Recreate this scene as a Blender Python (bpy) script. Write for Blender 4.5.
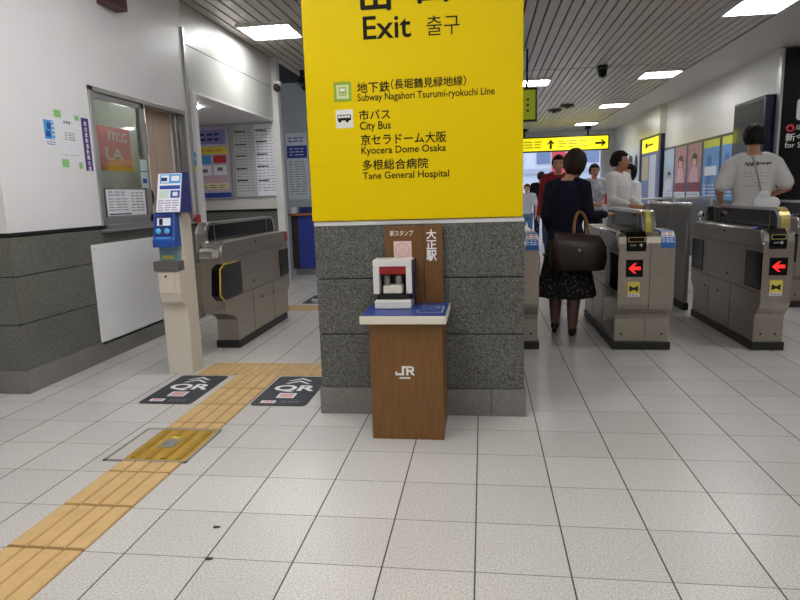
import bpy, bmesh, math, random
from mathutils import Vector, Matrix
from mathutils.bvhtree import BVHTree
random.seed(7)
for o in list(bpy.data.objects): bpy.data.objects.remove(o)
SC = bpy.context.scene
COL = SC.collection
R = math.radians
# ---------------------------------------------------------------- camera, world, exposure
cam = bpy.data.cameras.new('camera'); camo = bpy.data.objects.new('camera', cam); COL.objects.link(camo)
cam.sensor_width = 36; cam.lens = 611.59/800*36; cam.clip_end = 200
yaw, pit, rol = .1377, .1685, -.0299
fw = Vector((-math.sin(yaw)*math.cos(pit), math.cos(yaw)*math.cos(pit), -math.sin(pit)))
r0 = Vector((math.cos(yaw), math.sin(yaw), 0)); u0 = r0.cross(fw)
rr = math.cos(rol)*r0 + math.sin(rol)*u0; uu = -math.sin(rol)*r0 + math.cos(rol)*u0
M = Matrix((rr, uu, -fw)).transposed().to_4x4(); M.translation = Vector((.0329, -2.984, 1.1863))
camo.matrix_world = M
SC.camera = camo
SC.view_settings.view_transform = 'Standard'; SC.view_settings.look = 'None'
SC.view_settings.gamma = 1; SC.view_settings.use_curve_mapping = False
SC.view_settings.exposure = 1.35
W = bpy.data.worlds.new('sky'); SC.world = W; W.use_nodes = True
W.node_tree.nodes['Background'].inputs[0].default_value = (.80, .88, 1, 1)
W.node_tree.nodes['Background'].inputs[1].default_value = .62
LAMP = 14.0     # radiance of the ceiling light diffusers
# ---------------------------------------------------------------- materials
def lin(c):
    return tuple((x/12.92 if x <= .04045 else ((x+.055)/1.055)**2.4) for x in [v/255 for v in c])
MATS = {}
def mat(name, rgb, rough=.5, metal=0., emit=0., noise=0., nscale=40., spec=.5, bump=0., bscale=200., stretch=None, detail=4):
    if name in MATS: return MATS[name]
    m = bpy.data.materials.new(name); m.use_nodes = True; MATS[name] = m
    nt = m.node_tree; b = nt.nodes['Principled BSDF']
    c = lin(rgb)+(1,)
    b.inputs['Base Color'].default_value = c; b.inputs['Roughness'].default_value = rough
    b.inputs['Metallic'].default_value = metal; b.inputs['Specular IOR Level'].default_value = spec
    if emit:
        b.inputs['Emission Color'].default_value = c; b.inputs['Emission Strength'].default_value = emit
    tc = None
    if noise or bump:
        tc = nt.nodes.new('ShaderNodeTexCoord'); src = tc.outputs['Object']
        if stretch:
            mp = nt.nodes.new('ShaderNodeMapping'); mp.inputs['Scale'].default_value = stretch
            nt.links.new(src, mp.inputs[0]); src = mp.outputs[0]
    if noise:
        n = nt.nodes.new('ShaderNodeTexNoise'); n.inputs['Scale'].default_value = nscale; n.inputs['Detail'].default_value = detail
        nt.links.new(src, n.inputs['Vector'])
        rp = nt.nodes.new('ShaderNodeValToRGB')
        rp.color_ramp.elements[0].position = .3; rp.color_ramp.elements[1].position = .7
        rp.color_ramp.elements[0].color = tuple(max(0, x*(1-noise)) for x in c[:3])+(1,)
        rp.color_ramp.elements[1].color = tuple(min(1, x*(1+noise)) for x in c[:3])+(1,)
        nt.links.new(n.outputs['Fac'], rp.inputs[0]); nt.links.new(rp.outputs[0], b.inputs['Base Color'])
    if bump:
        n2 = nt.nodes.new('ShaderNodeTexNoise'); n2.inputs['Scale'].default_value = bscale; nt.links.new(src, n2.inputs['Vector'])
        bp = nt.nodes.new('ShaderNodeBump'); bp.inputs['Strength'].default_value = bump; bp.inputs['Distance'].default_value = .005
        nt.links.new(n2.outputs['Fac'], bp.inputs['Height']); nt.links.new(bp.outputs[0], b.inputs['Normal'])
    return m
def glassmat(name, tint=(235, 240, 240), gloss=.12):
    m = bpy.data.materials.new(name); m.use_nodes = True; MATS[name] = m
    nt = m.node_tree; nt.nodes.clear()
    out = nt.nodes.new('ShaderNodeOutputMaterial'); t = nt.nodes.new('ShaderNodeBsdfTransparent'); g = nt.nodes.new('ShaderNodeBsdfGlossy')
    t.inputs[0].default_value = lin(tint)+(1,); g.inputs['Roughness'].default_value = .03
    mx = nt.nodes.new('ShaderNodeMixShader'); lw = nt.nodes.new('ShaderNodeLayerWeight'); lw.inputs[0].default_value = .5; fr = nt.nodes.new('ShaderNodeMath'); fr.operation = 'POWER'; fr.inputs[1].default_value = 5; nt.links.new(lw.outputs['Facing'], fr.inputs[0])
    mt = nt.nodes.new('ShaderNodeMath'); mt.operation = 'ADD'; mt.inputs[1].default_value = gloss; nt.links.new(fr.outputs[0], mt.inputs[0])
    nt.links.new(mt.outputs[0], mx.inputs[0]); nt.links.new(t.outputs[0], mx.inputs[1]); nt.links.new(g.outputs[0], mx.inputs[2])
    nt.links.new(mx.outputs[0], out.inputs[0]); return m
def floormat():
    m = bpy.data.materials.new('floor_tiles'); m.use_nodes = True; nt = m.node_tree; b = nt.nodes['Principled BSDF']; N = nt.nodes.new; L = nt.links.new
    tc = N('ShaderNodeTexCoord'); sp = N('ShaderNodeSeparateXYZ'); L(tc.outputs['Object'], sp.inputs[0])
    def mth(op, a, c=None):
        n = N('ShaderNodeMath'); n.operation = op
        for i, v in enumerate((a, c)):
            if v is None: continue
            if isinstance(v, (int, float)): n.inputs[i].default_value = v
            else: L(v, n.inputs[i])
        return n.outputs[0]
    def joint(o, w):
        f = mth('FRACT', mth('ADD', mth('DIVIDE', o, .3), .5)); d = mth('ABSOLUTE', mth('SUBTRACT', f, .5))
        return mth('LESS_THAN', d, w/.6)
    jx = joint(sp.outputs[0], .0055); jy = joint(sp.outputs[1], .0042)
    # per-tile tone
    fx = mth('FLOOR', mth('DIVIDE', sp.outputs[0], .3)); fy = mth('FLOOR', mth('DIVIDE', sp.outputs[1], .3))
    cb = N('ShaderNodeCombineXYZ'); L(fx, cb.inputs[0]); L(fy, cb.inputs[1])
    wn = N('ShaderNodeTexWhiteNoise'); L(cb.outputs[0], wn.inputs['Vector'])
    n1 = N('ShaderNodeTexNoise'); n1.inputs['Scale'].default_value = 150; n1.inputs['Detail'].default_value = 3; L(tc.outputs['Object'], n1.inputs['Vector'])
    r1 = N('ShaderNodeValToRGB'); L(n1.outputs['Fac'], r1.inputs[0])
    r1.color_ramp.elements[0].position = .34; r1.color_ramp.elements[1].position = .62
    r1.color_ramp.elements[0].color = lin((176, 172, 168))+(1,); r1.color_ramp.elements[1].color = lin((212, 209, 205))+(1,)
    n3 = N('ShaderNodeTexNoise'); n3.inputs['Scale'].default_value = 1.3; L(tc.outputs['Object'], n3.inputs['Vector'])
    v = mth('ADD', mth('MULTIPLY', wn.outputs['Value'], .10), mth('MULTIPLY', n3.outputs['Fac'], .12)); v = mth('ADD', v, .87)
    mul = N('ShaderNodeMix'); mul.data_type = 'RGBA'; mul.blend_type = 'MULTIPLY'; mul.inputs[0].default_value = 1
    cv = N('ShaderNodeCombineColor'); L(v, cv.inputs[0]); L(v, cv.inputs[1]); L(v, cv.inputs[2])
    L(r1.outputs[0], mul.inputs[6]); L(cv.outputs[0], mul.inputs[7])
    m1 = N('ShaderNodeMix'); m1.data_type = 'RGBA'; L(jy, m1.inputs[0]); L(mul.outputs[2], m1.inputs[6]); m1.inputs[7].default_value = lin((118, 113, 108))+(1,)
    m2 = N('ShaderNodeMix'); m2.data_type = 'RGBA'; L(jx, m2.inputs[0]); L(m1.outputs[2], m2.inputs[6]); m2.inputs[7].default_value = lin((72, 68, 65))+(1,)
    L(m2.outputs[2], b.inputs['Base Color'])
    rg = mth('ADD', .30, mth('MULTIPLY', jx, .4)); L(rg, b.inputs['Roughness'])
    b.inputs['Specular IOR Level'].default_value = .45
    bp = N('ShaderNodeBump'); bp.inputs['Strength'].default_value = .18; bp.inputs['Distance'].default_value = .003
    n4 = N('ShaderNodeTexNoise'); n4.inputs['Scale'].default_value = 45; L(tc.outputs['Object'], n4.inputs['Vector']); L(n4.outputs['Fac'], bp.inputs['Height']); L(bp.outputs[0], b.inputs['Normal'])
    return m
def granite(name, a, b_, scale, rough=.45, lo=.38, hi=.66):
    m = bpy.data.materials.new(name); m.use_nodes = True; MATS[name] = m; nt = m.node_tree; b = nt.nodes['Principled BSDF']; N = nt.nodes.new; L = nt.links.new
    tc = N('ShaderNodeTexCoord'); n = N('ShaderNodeTexNoise'); n.inputs['Scale'].default_value = scale; n.inputs['Detail'].default_value = 3; n.inputs['Roughness'].default_value = .7
    L(tc.outputs['Object'], n.inputs['Vector']); r = N('ShaderNodeValToRGB'); L(n.outputs['Fac'], r.inputs[0])
    r.color_ramp.elements[0].position = lo; r.color_ramp.elements[1].position = hi
    r.color_ramp.elements[0].color = lin(a)+(1,); r.color_ramp.elements[1].color = lin(b_)+(1,)
    n2 = N('ShaderNodeTexNoise'); n2.inputs['Scale'].default_value = 2.5; n2.inputs['Detail'].default_value = 5; L(tc.outputs['Object'], n2.inputs['Vector'])
    mr = N('ShaderNodeMapRange'); mr.inputs[1].default_value = .3; mr.inputs[2].default_value = .7; mr.inputs[3].default_value = .86; mr.inputs[4].default_value = 1.1; L(n2.outputs['Fac'], mr.inputs[0])
    mx = N('ShaderNodeMix'); mx.data_type = 'RGBA'; mx.blend_type = 'MULTIPLY'; mx.inputs[0].default_value = 1
    L(r.outputs[0], mx.inputs[6]); L(mr.outputs[0], mx.inputs[7]); L(mx.outputs[2], b.inputs['Base Color'])
    b.inputs['Roughness'].default_value = rough
    bp = N('ShaderNodeBump'); bp.inputs['Strength'].default_value = .25; bp.inputs['Distance'].default_value = .002; L(n.outputs['Fac'], bp.inputs['Height']); L(bp.outputs[0], b.inputs['Normal'])
    return m
FLOOR = floormat()
G_PIL = granite('pillar_granite', (52, 53, 50), (128, 128, 122), 130)
G_WAL = granite('wall_granite', (92, 92, 86), (118, 118, 110), 60, .5)
G_BASE = granite('base_granite', (112, 110, 106), (140, 138, 133), 160, .5)
WHITE_W = mat('white_wall_panel', (232, 231, 233), .42, noise=.02, nscale=2)
WHITE_P = mat('white_paint', (225, 225, 224), .4)
CREAM_W = mat('cream_wall_panel', (216, 214, 208), .35, noise=.03, nscale=1.5)
GREY_W = mat('grey_wall_panel', (190, 192, 196), .35, noise=.04, nscale=2)
CEIL = mat('ceiling_slat', (192, 183, 174), .4, noise=.03, nscale=1)
CEIL2 = mat('ceiling_plain', (200, 195, 190), .5)
DARK = mat('dark_groove', (26, 25, 25), .8)
BLACK = mat('black_plastic', (14, 14, 16), .3)
BLACKG = mat('black_gloss', (8, 8, 10), .12, spec=.25)
STEEL = mat('brushed_steel', (172, 164, 154), .34, 1, noise=.07, nscale=60, stretch=(1, .04, 1))
STEELF = mat('brushed_steel_front', (166, 158, 146), .36, 1, noise=.06, nscale=60, stretch=(.05, 1, 1))
CHROME = mat('chrome', (215, 214, 212), .14, 1)
ALU = mat('aluminium', (178, 178, 178), .35, .8)
BRASS = mat('brass_tape', (196, 176, 110), .35, .5)
YEL = mat('sign_yellow', (234, 203, 0), .45, spec=.12, noise=.015, nscale=1.2)
INK = mat('sign_ink', (20, 15, 4), .6, spec=.2)
WPRINT = mat('white_print', (240, 240, 238), .5)
PAPER = mat('paper_white', (232, 234, 240), .6)
PAPER2 = mat('paper_grey', (196, 198, 200), .6)
GRYPRINT = mat('grey_print', (110, 112, 120), .6)
DKPRINT = mat('dark_print', (50, 52, 60), .6)
BLUEP = mat('blue_print', (42, 72, 168), .5)
NAVY = mat('navy_print', (36, 44, 112), .45)
SKYB = mat('sky_blue_print', (70, 160, 224), .5)
PURP = mat('purple_print', (70, 44, 130), .5)
GRNT = mat('green_tape', (140, 208, 130), .6)
REDP = mat('red_print', (196, 56, 60), .5)
PINKP = mat('pink_print', (226, 168, 170), .55)
ORANP = mat('orange_print', (226, 150, 80), .5)
YELP = mat('yellow_print', (226, 214, 60), .5)
LILAC = mat('lilac_print', (176, 160, 196), .55)
WOOD = mat('brown_laminate', (118, 80, 38), .4, noise=.16, nscale=14, stretch=(7, 7, .5), detail=6)
WOODD = mat('brown_board', (112, 74, 36), .45, noise=.14, nscale=14, stretch=(7, 7, .5), detail=6)
CREAM = mat('cream_edge', (224, 218, 202), .4)
TOPBLUE = mat('counter_blue', (36, 62, 136), .35)
BEIGE = mat('beige_metal', (216, 208, 194), .42)
TACT = mat('tactile_groove', (160, 126, 74), .5, noise=.10, nscale=12)
TACTD = mat('tactile_worn_yellow', (176, 138, 40), .5, noise=.18, nscale=18)
TACTB = mat('tactile_yellow', (204, 170, 116), .5, noise=.08, nscale=14)
MATC = mat('mat_charcoal', (52, 54, 62), .6)
REDLED = mat('red_arrow_light', (255, 38, 34), .4, emit=.48)
BLUELED = mat('blue_reader_light', (70, 110, 225), .3, emit=.08)
SKIN = mat('skin', (206, 156, 128), .5)
SKIN2 = mat('skin_tan', (186, 132, 104), .5)
STOCK = mat('stocking', (128, 96, 88), .5)
HAIRB = mat('hair_black', (20, 17, 16), .65, noise=.4, nscale=60, spec=.2)
HAIRN = mat('hair_brown', (44, 31, 26), .6, noise=.5, nscale=60, spec=.25)
EYED = mat('eye_dark', (22, 16, 14), .3)
LIP = mat('lip', (160, 90, 82), .5)
LIGHTM = mat('light_diffuser', (250, 250, 250), .5, emit=LAMP)
YSIGN = mat('lit_yellow_sign', (240, 228, 20), .4, emit=.33)
GSIGN = mat("lit_green_sign", (150, 160, 30), .4, emit=.12)
GLASS = glassmat("window_glass", (214, 222, 220), .03)
# ---------------------------------------------------------------- mesh helpers
class MB:
    def __init__(s, m=None): s.v = []; s.f = []; s.m = []; s.mats = []; s.sm = []; s.cur = m
    def mi(s, m):
        m = m or s.cur
        if m not in s.mats: s.mats.append(m)
        return s.mats.index(m)
    def add(s, vs, fs, m=None, smooth=False):
        k = len(s.v); i = s.mi(m); s.v += [Vector(v) for v in vs]
        for f in fs: s.f.append([k+a for a in f]); s.m.append(i); s.sm.append(smooth)
        return s
    def box(s, x0, x1, y0, y1, z0, z1, m=None):
        return s.add([(x, y, z) for x in (x0, x1) for y in (y0, y1) for z in (z0, z1)],
                     [(0, 1, 3, 2), (4, 6, 7, 5), (0, 4, 5, 1), (2, 3, 7, 6), (0, 2, 6, 4), (1, 5, 7, 3)], m)
    def prism(s, pts, ax, a0, a1, m=None, smooth=False):
        """closed outline; ax x: pts=(y,z); y: pts=(x,z); z: pts=(x,y)"""
        def P(p, a): return (a, p[0], p[1]) if ax == 'x' else (p[0], a, p[1]) if ax == 'y' else (p[0], p[1], a)
        n = len(pts); vs = [P(p, a0) for p in pts]+[P(p, a1) for p in pts]
        fs = [(i, (i+1) % n, n+(i+1) % n, n+i) for i in range(n)]
        s.add(vs, fs, m, smooth); k = len(s.v)-2*n; i = s.mi(m)
        s.f += [[k+j for j in range(n)][::-1], [k+n+j for j in range(n)]]; s.m += [i, i]; s.sm += [False, False]
        return s
    def cap(s, p, q, r0, r1=None, n=12, m=None, sx=1., ends=True):
        """tapered rod from p to q with round ends; sx flattens it sideways"""
        p = Vector(p); q = Vector(q); r1 = r0 if r1 is None else r1
        d = q-p; L = d.length
        if L < 1e-6: d = Vector((0, 0, 1))
        d.normalize(); a = d.orthogonal().normalized(); b = d.cross(a)
        rings = []
        if ends:
            for k in (80, 55, 28): rings.append((p-d*r0*math.sin(R(k)), r0*math.cos(R(k))))
        rings.append((p, r0)); rings.append((q, r1))
        if ends:
            for k in (28, 55, 80): rings.append((q+d*r1*math.sin(R(k)), r1*math.cos(R(k))))
        vs = [c+a*math.cos(2*math.pi*i/n)*r+b*math.sin(2*math.pi*i/n)*r*sx for c, r in rings for i in range(n)]
        fs = [(k*n+i, k*n+(i+1) % n, (k+1)*n+(i+1) % n, (k+1)*n+i) for k in range(len(rings)-1) for i in range(n)]
        fs += [tuple(range(n))[::-1], tuple((len(rings)-1)*n+i for i in range(n))]
        return s.add(vs, fs, m, True)
    def cyl(s, p, q, r0, r1=None, n=16, m=None): return s.cap(p, q, r0, r1, n, m, 1., False)
    def ell(s, c, r, m=None, n=14, rot=None):
        c = Vector(c); vs = []; fs = []; K = n//2+2
        for k in range(K+1):
            th = math.pi*k/K
            for i in range(n):
                v = Vector((r[0]*math.sin(th)*math.cos(2*math.pi*i/n), r[1]*math.sin(th)*math.sin(2*math.pi*i/n), r[2]*math.cos(th)))
                if rot: v = rot @ v
                vs.append(c+v)
        fs = [(k*n+i, (k+1)*n+i, (k+1)*n+(i+1) % n, k*n+(i+1) % n) for k in range(K) for i in range(n)]
        return s.add(vs, fs, m, True)
    def loft(s, rings, n=20, m=None, fn=None):
        """horizontal rings (cx, cy, z, rx, ry)"""
        vs = []
        for (cx, cy, z, rx, ry) in rings:
            for i in range(n):
                t = 2*math.pi*i/n; k = fn(t, z) if fn else 1
                vs.append((cx+rx*k*math.cos(t), cy+ry*k*math.sin(t), z))
        K = len(rings)
        fs = [(k*n+i, k*n+(i+1) % n, (k+1)*n+(i+1) % n, (k+1)*n+i) for k in range(K-1) for i in range(n)]
        fs += [tuple(range(n))[::-1], tuple((K-1)*n+i for i in range(n))]
        return s.add(vs, fs, m, True)
    def mesh(s, me, m=None, smooth=True):
        return s.add([v.co.copy() for v in me.vertices], [tuple(p.vertices) for p in me.polygons], m, smooth)
    def data(s, name, off=Vector((0, 0, 0))):
        me = bpy.data.meshes.new(name); me.from_pydata([tuple(v-off) for v in s.v], [], s.f)
        for m in s.mats: me.materials.append(m)
        me.polygons.foreach_set('material_index', s.m); me.polygons.foreach_set('use_smooth', s.sm)
        bm = bmesh.new(); bm.from_mesh(me); bmesh.ops.recalc_face_normals(bm, faces=bm.faces); bm.to_mesh(me); bm.free(); me.update()
        return me
ORI = {}
def props(o, label=None, cat=None, group=None, kind=None):
    for k, v in (('label', label), ('category', cat), ('group', group), ('kind', kind)):
        if v: o[k] = v
    return o
def thing(name, loc, label, cat, group=None):
    o = bpy.data.objects.new(name, None); COL.objects.link(o); o.location = loc; o.empty_display_size = .1
    ORI[o.name] = Vector(loc); return props(o, label, cat, group)
def obj(name, mb, parent=None, bevel=0, label=None, seg=2, sharp=35):
    """mb is in world coordinates; children sit at their thing's origin"""
    off = ORI[parent.name] if parent else Vector((0, 0, 0))
    o = bpy.data.objects.new(name, mb.data(name, off)); COL.objects.link(o)
    if parent: o.parent = parent
    if bevel:
        b = o.modifiers.new('bevel', 'BEVEL'); b.width = bevel; b.segments = seg; b.limit_method = 'ANGLE'; b.angle_limit = R(sharp); b.harden_normals = False
    ORI[o.name] = off
    if label: o['label'] = label
    return o
def solo(name, mb, label, cat, group=None, bevel=0, base=None):
    """one-mesh thing with its origin at its base"""
    xs = [v.x for v in mb.v]; ys = [v.y for v in mb.v]; zs = [v.z for v in mb.v]
    off = Vector(((min(xs)+max(xs))/2, (min(ys)+max(ys))/2, min(zs)))
    o = bpy.data.objects.new(name, mb.data(name, off)); COL.objects.link(o); o.location = off; ORI[o.name] = off
    if bevel:
        b = o.modifiers.new('bevel', 'BEVEL'); b.width = bevel; b.segments = 2; b.limit_method = 'ANGLE'
    return props(o, label, cat, group)
def struct(name, mb, label=None, parent=None, bevel=0):
    o = obj(name, mb, parent, bevel)
    if not parent: o['kind'] = 'structure'
    if label: o['label'] = label
    return o
def dup(root, loc, label, group=None):
    r = root.copy(); COL.objects.link(r); r.location = loc; r['label'] = label
    if group: r['group'] = group
    for ch in root.children:
        c = ch.copy(); COL.objects.link(c); c.parent = r
        for g in ch.children:
            d = g.copy(); COL.objects.link(d); d.parent = c
    return r
def glyphs(mb, s, O, U, V, u0, u1, v0, v1, m=None, bold=0., depth=.0006, fat=0.):
    """lettering fitted to the box u0..u1, v0..v1 on the plane O, U, V"""
    cu = bpy.data.curves.new('lettering', 'FONT'); cu.body = s; cu.size = 1; cu.offset = bold; cu.resolution_u = 3
    o = bpy.data.objects.new('lettering', cu); COL.objects.link(o)
    bpy.context.view_layer.update()
    me = bpy.data.meshes.new_from_object(o.evaluated_get(bpy.context.evaluated_depsgraph_get()))
    bpy.data.objects.remove(o); bpy.data.curves.remove(cu)
    xs = [v.co.x for v in me.vertices]; ys = [v.co.y for v in me.vertices]
    if not xs: return mb
    ax, bx, ay, by = min(xs), max(xs), min(ys), max(ys)
    O = Vector(O); U = Vector(U); V = Vector(V); Nn = U.cross(V).normalized()
    f = lambda c: O+U*(u0+(c.x-ax)/(bx-ax)*(u1-u0))+V*(v0+(c.y-ay)/(by-ay)*(v1-v0))+Nn*depth
    h = v1-v0
    for k, (a, b) in enumerate(((0, 0), (fat, 0), (-fat, 0), (0, fat), (0, -fat)) if fat else ((0, 0),)): mb.add([f(v.co)+U*a*h+V*b*h+Nn*k*.0001 for v in me.vertices], [tuple(p.vertices) for p in me.polygons], m)
    bpy.data.meshes.remove(me); return mb
def rect(mb, O, U, V, u0, u1, v0, v1, m=None, d=.0005, t=.0012):
    """thin slab of thickness t lying on the plane, top at d+t"""
    O = Vector(O); U = Vector(U); V = Vector(V); N = U.cross(V).normalized()
    vs = [O+U*u+V*v+N*w for w in (d, d+t) for u, v in ((u0, v0), (u1, v0), (u1, v1), (u0, v1))]
    return mb.add(vs, [(3, 2, 1, 0), (4, 5, 6, 7), (0, 1, 5, 4), (1, 2, 6, 5), (2, 3, 7, 6), (3, 0, 4, 7)], m)
def lines(mb, O, U, V, u0, u1, v0, v1, n, m, fill=.45, d=.0018, rnd=None, words=3):
    """rows of small print too fine to read"""
    rnd = rnd or random.Random(3); h = (v1-v0)/n
    for i in range(n):
        v = v1-(i+.5)*h; u = u0
        for w in range(words):
            ww = (u1-u0)/words*(.55+.4*rnd.random()); rect(mb, O, U, V, u, min(u1, u+ww), v-h*fill/2, v+h*fill/2, m, d, .0003); u += (u1-u0)/words
    return mb
X3, Y3, Z3 = Vector((1, 0, 0)), Vector((0, 1, 0)), Vector((0, 0, 1))
def remesh(mb, vox, smooth=3, name='body'):
    me = mb.data(name); o = bpy.data.objects.new(name, me); COL.objects.link(o)
    r = o.modifiers.new('r', 'REMESH'); r.mode = 'VOXEL'; r.voxel_size = vox; r.use_smooth_shade = True
    if smooth:
        s = o.modifiers.new('s', 'SMOOTH'); s.iterations = smooth; s.factor = .5
    bpy.context.view_layer.update()
    out = bpy.data.meshes.new_from_object(o.evaluated_get(bpy.context.evaluated_depsgraph_get()))
    bpy.data.objects.remove(o); bpy.data.meshes.remove(me); return out
# ================================================================ SETTING
HC = 3.12; XL = -2.87; XR = 4.3
struct('floor', MB(FLOOR).box(-8, 9.2, -7.2, 18.6, -.12, 0))
mb = MB(CEIL)
mb.box(-8, 9.2, -7.2, 18.4, HC+.03, HC+.1, DARK)
x = -2.86
while x < 3.38:
    mb.box(x, x+.100, -7.2, 7.575, HC, HC+.03); mb.box(x, x+.100, 7.615, 18.3, HC, HC+.03); x += .12
mb.box(3.40, 9.2, -7.2, 7.59, HC-.004, HC+.03, CEIL2); mb.box(3.40, 9.2, 7.60, 18.3, HC-.004, HC+.03, CEIL2)
mb.box(-8, -2.88, -7.2, .45, HC, HC+.03, CEIL2)
struct('ceiling', mb)
# ---- left wall: granite dado, white panels, window opening Y 1.42..2.88, Z 1.02..2.05
mb = MB(G_WAL)
zs = [(.15, .447), (.453, .752), (.758, 1.0)]
for a, b in zs: mb.box(XL-.2, XL, .45, 3.0, a, b); mb.box(-7.2, XL-.2, .45, .65, a, b)
mb.box(-7.2, XL-.01, .46, 2.99, .05, 1.0, DARK)
mb.box(XL-.2, XL-.012, .46, 2.98, 1.0, 1.03, BLACK); mb.box(-7.2, XL-.2, .462, .65, 1.0, 1.03, BLACK)
mb.box(XL-.2, XL+.006, .45, 1.43, 1.012, 1.03, DARK)
for (y0, y1, z0, z1) in ((.45, 1.42, 1.03, HC), (2.88, 3.0, 1.03, 2.05), (1.42, 3.0, 2.05, HC)):
    mb.box(XL-.2, XL, y0, y1, z0, z1, WHITE_W)
mb.box(-7.2, XL-.2, .45, .65, 1.03, HC, WHITE_W)
struct('wall_left', mb)
mb = MB(G_BASE); mb.box(XL-.2, XL+.012, .438, 2.99, 0, .148); mb.box(-7.2, XL-.2, .438, .65, 0, .148); struct('baseboard_left', mb, bevel=.003)
# window 1
wf = MB(ALU)
for (y0, y1, z0, z1) in ((1.40, 2.90, 2.03, 2.065), (1.40, 1.44, 1.0, 2.065), (2.87, 2.90, 1.0, 2.065), (1.40, 2.90, .985, 1.03)):
    wf.box(XL-.1, XL+.018, y0, y1, z0, z1)
wf.box(XL-.09, XL+.05, 1.38, 2.92, .975, .99, ALU)
w1 = struct('window_1', wf, bevel=.002)
sa = MB(ALU)
for (y0, y1, z0, z1) in ((1.45, 1.485, 1.03, 2.03), (2.13, 2.19, 1.03, 2.03), (1.45, 2.19, 1.03, 1.09), (1.45, 2.19, 1.99, 2.03)):
    sa.box(XL-.045, XL-.01, y0, y1, z0, z1)
obj('sash', sa, w1, .002)
obj('pane', MB(GLASS).box(XL-.031, XL-.025, 1.48, 2.135, 1.085, 1.995), w1)
sa2 = MB(ALU)
for (y0, y1, z0, z1) in ((2.20, 2.235, 1.03, 2.03), (2.83, 2.87, 1.03, 2.03)):
    sa2.box(XL-.085, XL-.052, y0-.02, y1-.02, z0, z1)
obj('sash', sa2, w1, .002)
# office behind the window
OFW = mat('office_wall', (176, 164, 152), .6)
mb = MB(OFW)
mb.box(-5.0, -4.9, .65, 3.0, 0, HC); mb.box(-5.0, XL-.2, .65, .7, 1.0, HC); mb.box(-5.0, XL-.2, 2.94, 3.0, 0, HC, CREAM_W); mb.box(-5, XL-.2, .65, 3.0, 2.62, 2.66, CEIL2)
struct('wall_office', mb)
# ---- passage beyond the window: recess with notice wall
mb = MB(CREAM_W)
mb.box(-5.2, -2.83, 5.65, 5.8, 1.06, 2.30); 
struct('wall_notice', mb)
mb = MB(G_WAL); mb.box(-5.2, -2.84, 5.655, 5.79, 0, 1.03); mb.box(-5.2, -2.83, 5.64, 5.8, 1.03, 1.06, BLACK)
struct('trim_1', mb)
struct('wall_recess', MB(CREAM_W).box(-5.3, -5.2, 3.0, 5.8, 0, 2.4))
mb = MB(mat('bulkhead_panel', (206, 206, 200), .38, noise=.03, nscale=1.5))
mb.box(XL-.2, XL, 3.005, 5.75, 2.30, 2.72); mb.box(XL-.2, XL, 3.005, 5.75, 2.73, HC); mb.box(XL-.19, XL-.012, 3.0, 5.74, 2.70, 2.75, DARK)
mb.box(-5.3, XL-.0, 3.005, 5.75, 2.275, 2.30, WHITE_W)
struct('wall_bulkhead', mb)
struct('trim_2', MB(ALU).box(XL-.03, XL+.02, 2.985, 3.02, 1.0, HC-.25), bevel=.003)
struct('trim_3', MB(WHITE_P).box(XL-.05, XL+.05, 3.03, 3.12, .0, 2.29), bevel=.004)
mb = MB(WHITE_P); mb.box(-2.90, -2.79, 5.60, 5.72, 0, HC); struct('trim_4', mb, bevel=.004)
# facing wall past the passage
mb = MB(GREY_W); mb.box(-4.2, .3, 7.5, 7.65, 0, HC); mb.box(.18, .3, 7.65, 18.4, 0, HC); struct('wall_middle', mb)
# ---- right wall and surroundings
mb = MB(CREAM_W)
mb.box(XR, XR+.2, 6.91, 18.4, .90, HC); mb.box(XR, XR+.2, 6.91, 18.4, 0, .895, G_WAL)
struct('wall_right', mb)
struct('wall_back', MB(CREAM_W).box(-8, 9.2, -7.3, -7.2, 0, HC+.1))
struct('wall_side', MB(CREAM_W).box(9.2, 9.3, -7.2, 7.0, 0, HC+.1))
struct('wall_west', MB(CREAM_W).box(-8.1, -8, -7.2, .45, 0, HC+.1))
struct('wall_front', MB(CREAM_W).box(4.5, 9.2, 6.92, 7.02, 0, HC))
# far wall with the exit opening X 1.0..4.05, Z 0..2.55
mb = MB(WHITE_P); mb.box(.3, 4.5, 18.3, 18.5, 2.55, HC+.1); mb.box(4.02, 4.5, 18.3, 18.5, 0, 2.55); mb.box(.3, .9, 18.3, 18.5, 0, 2.55); struct('wall_exit', mb)
struct('trim_5', MB(WHITE_P).box(3.86, 4.02, 18.2, 18.3, 0, 2.55))
# outside
struct('ground_outside', MB(mat('pavement', (196, 198, 204), .8, noise=.05, nscale=3)).box(-10, 16, 18.6, 40, -.13, -.005))
FACB = mat('facade_pale', (214, 220, 236), .7); FACD = mat('facade_window', (120, 140, 176), .2)
bld = thing('building', (3, 30, 0), 'pale grey-white building across the street seen through the exit', 'building')
mb = MB(FACB); mb.box(-6, 14, 30, 34, 0, 9); obj('wall', mb, bld)
for k in range(3): obj('ledge', MB(mat('facade_band', (176, 184, 204), .6)).box(-6, 14, 29.8, 30.0, 2.1+k*2.6, 2.35+k*2.6), bld)
for k in range(6):
    obj('window', MB(FACD).box(-1+k*1.9, .2+k*1.9, 29.93, 30.0, 2.6, 3.9), bld)
bn = MB(mat('banner_red', (220, 70, 84), .6)); bn.box(3.15, 3.75, 26, 26.05, 1.2, 4.0)
bn.cyl((3.1, 26.02, 0), (3.1, 26.02, 4.1), .03, m=ALU)
solo('street_banner', bn, 'red vertical banner on a pole outside the exit', 'banner')
rl = thing('street_railing', (2.5, 23, 0), 'white curved handrail outside the exit behind the waiting people', 'railing')
mb = MB(mat('rail_white', (214, 216, 224), .4))
pts = [(-1+k*.5, 23+.25*math.sin(k*.4), 1.35+.12*math.sin(k*.35)) for k in range(14)]
for a, b in zip(pts, pts[1:]): mb.cap(a, b, .035)
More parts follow.
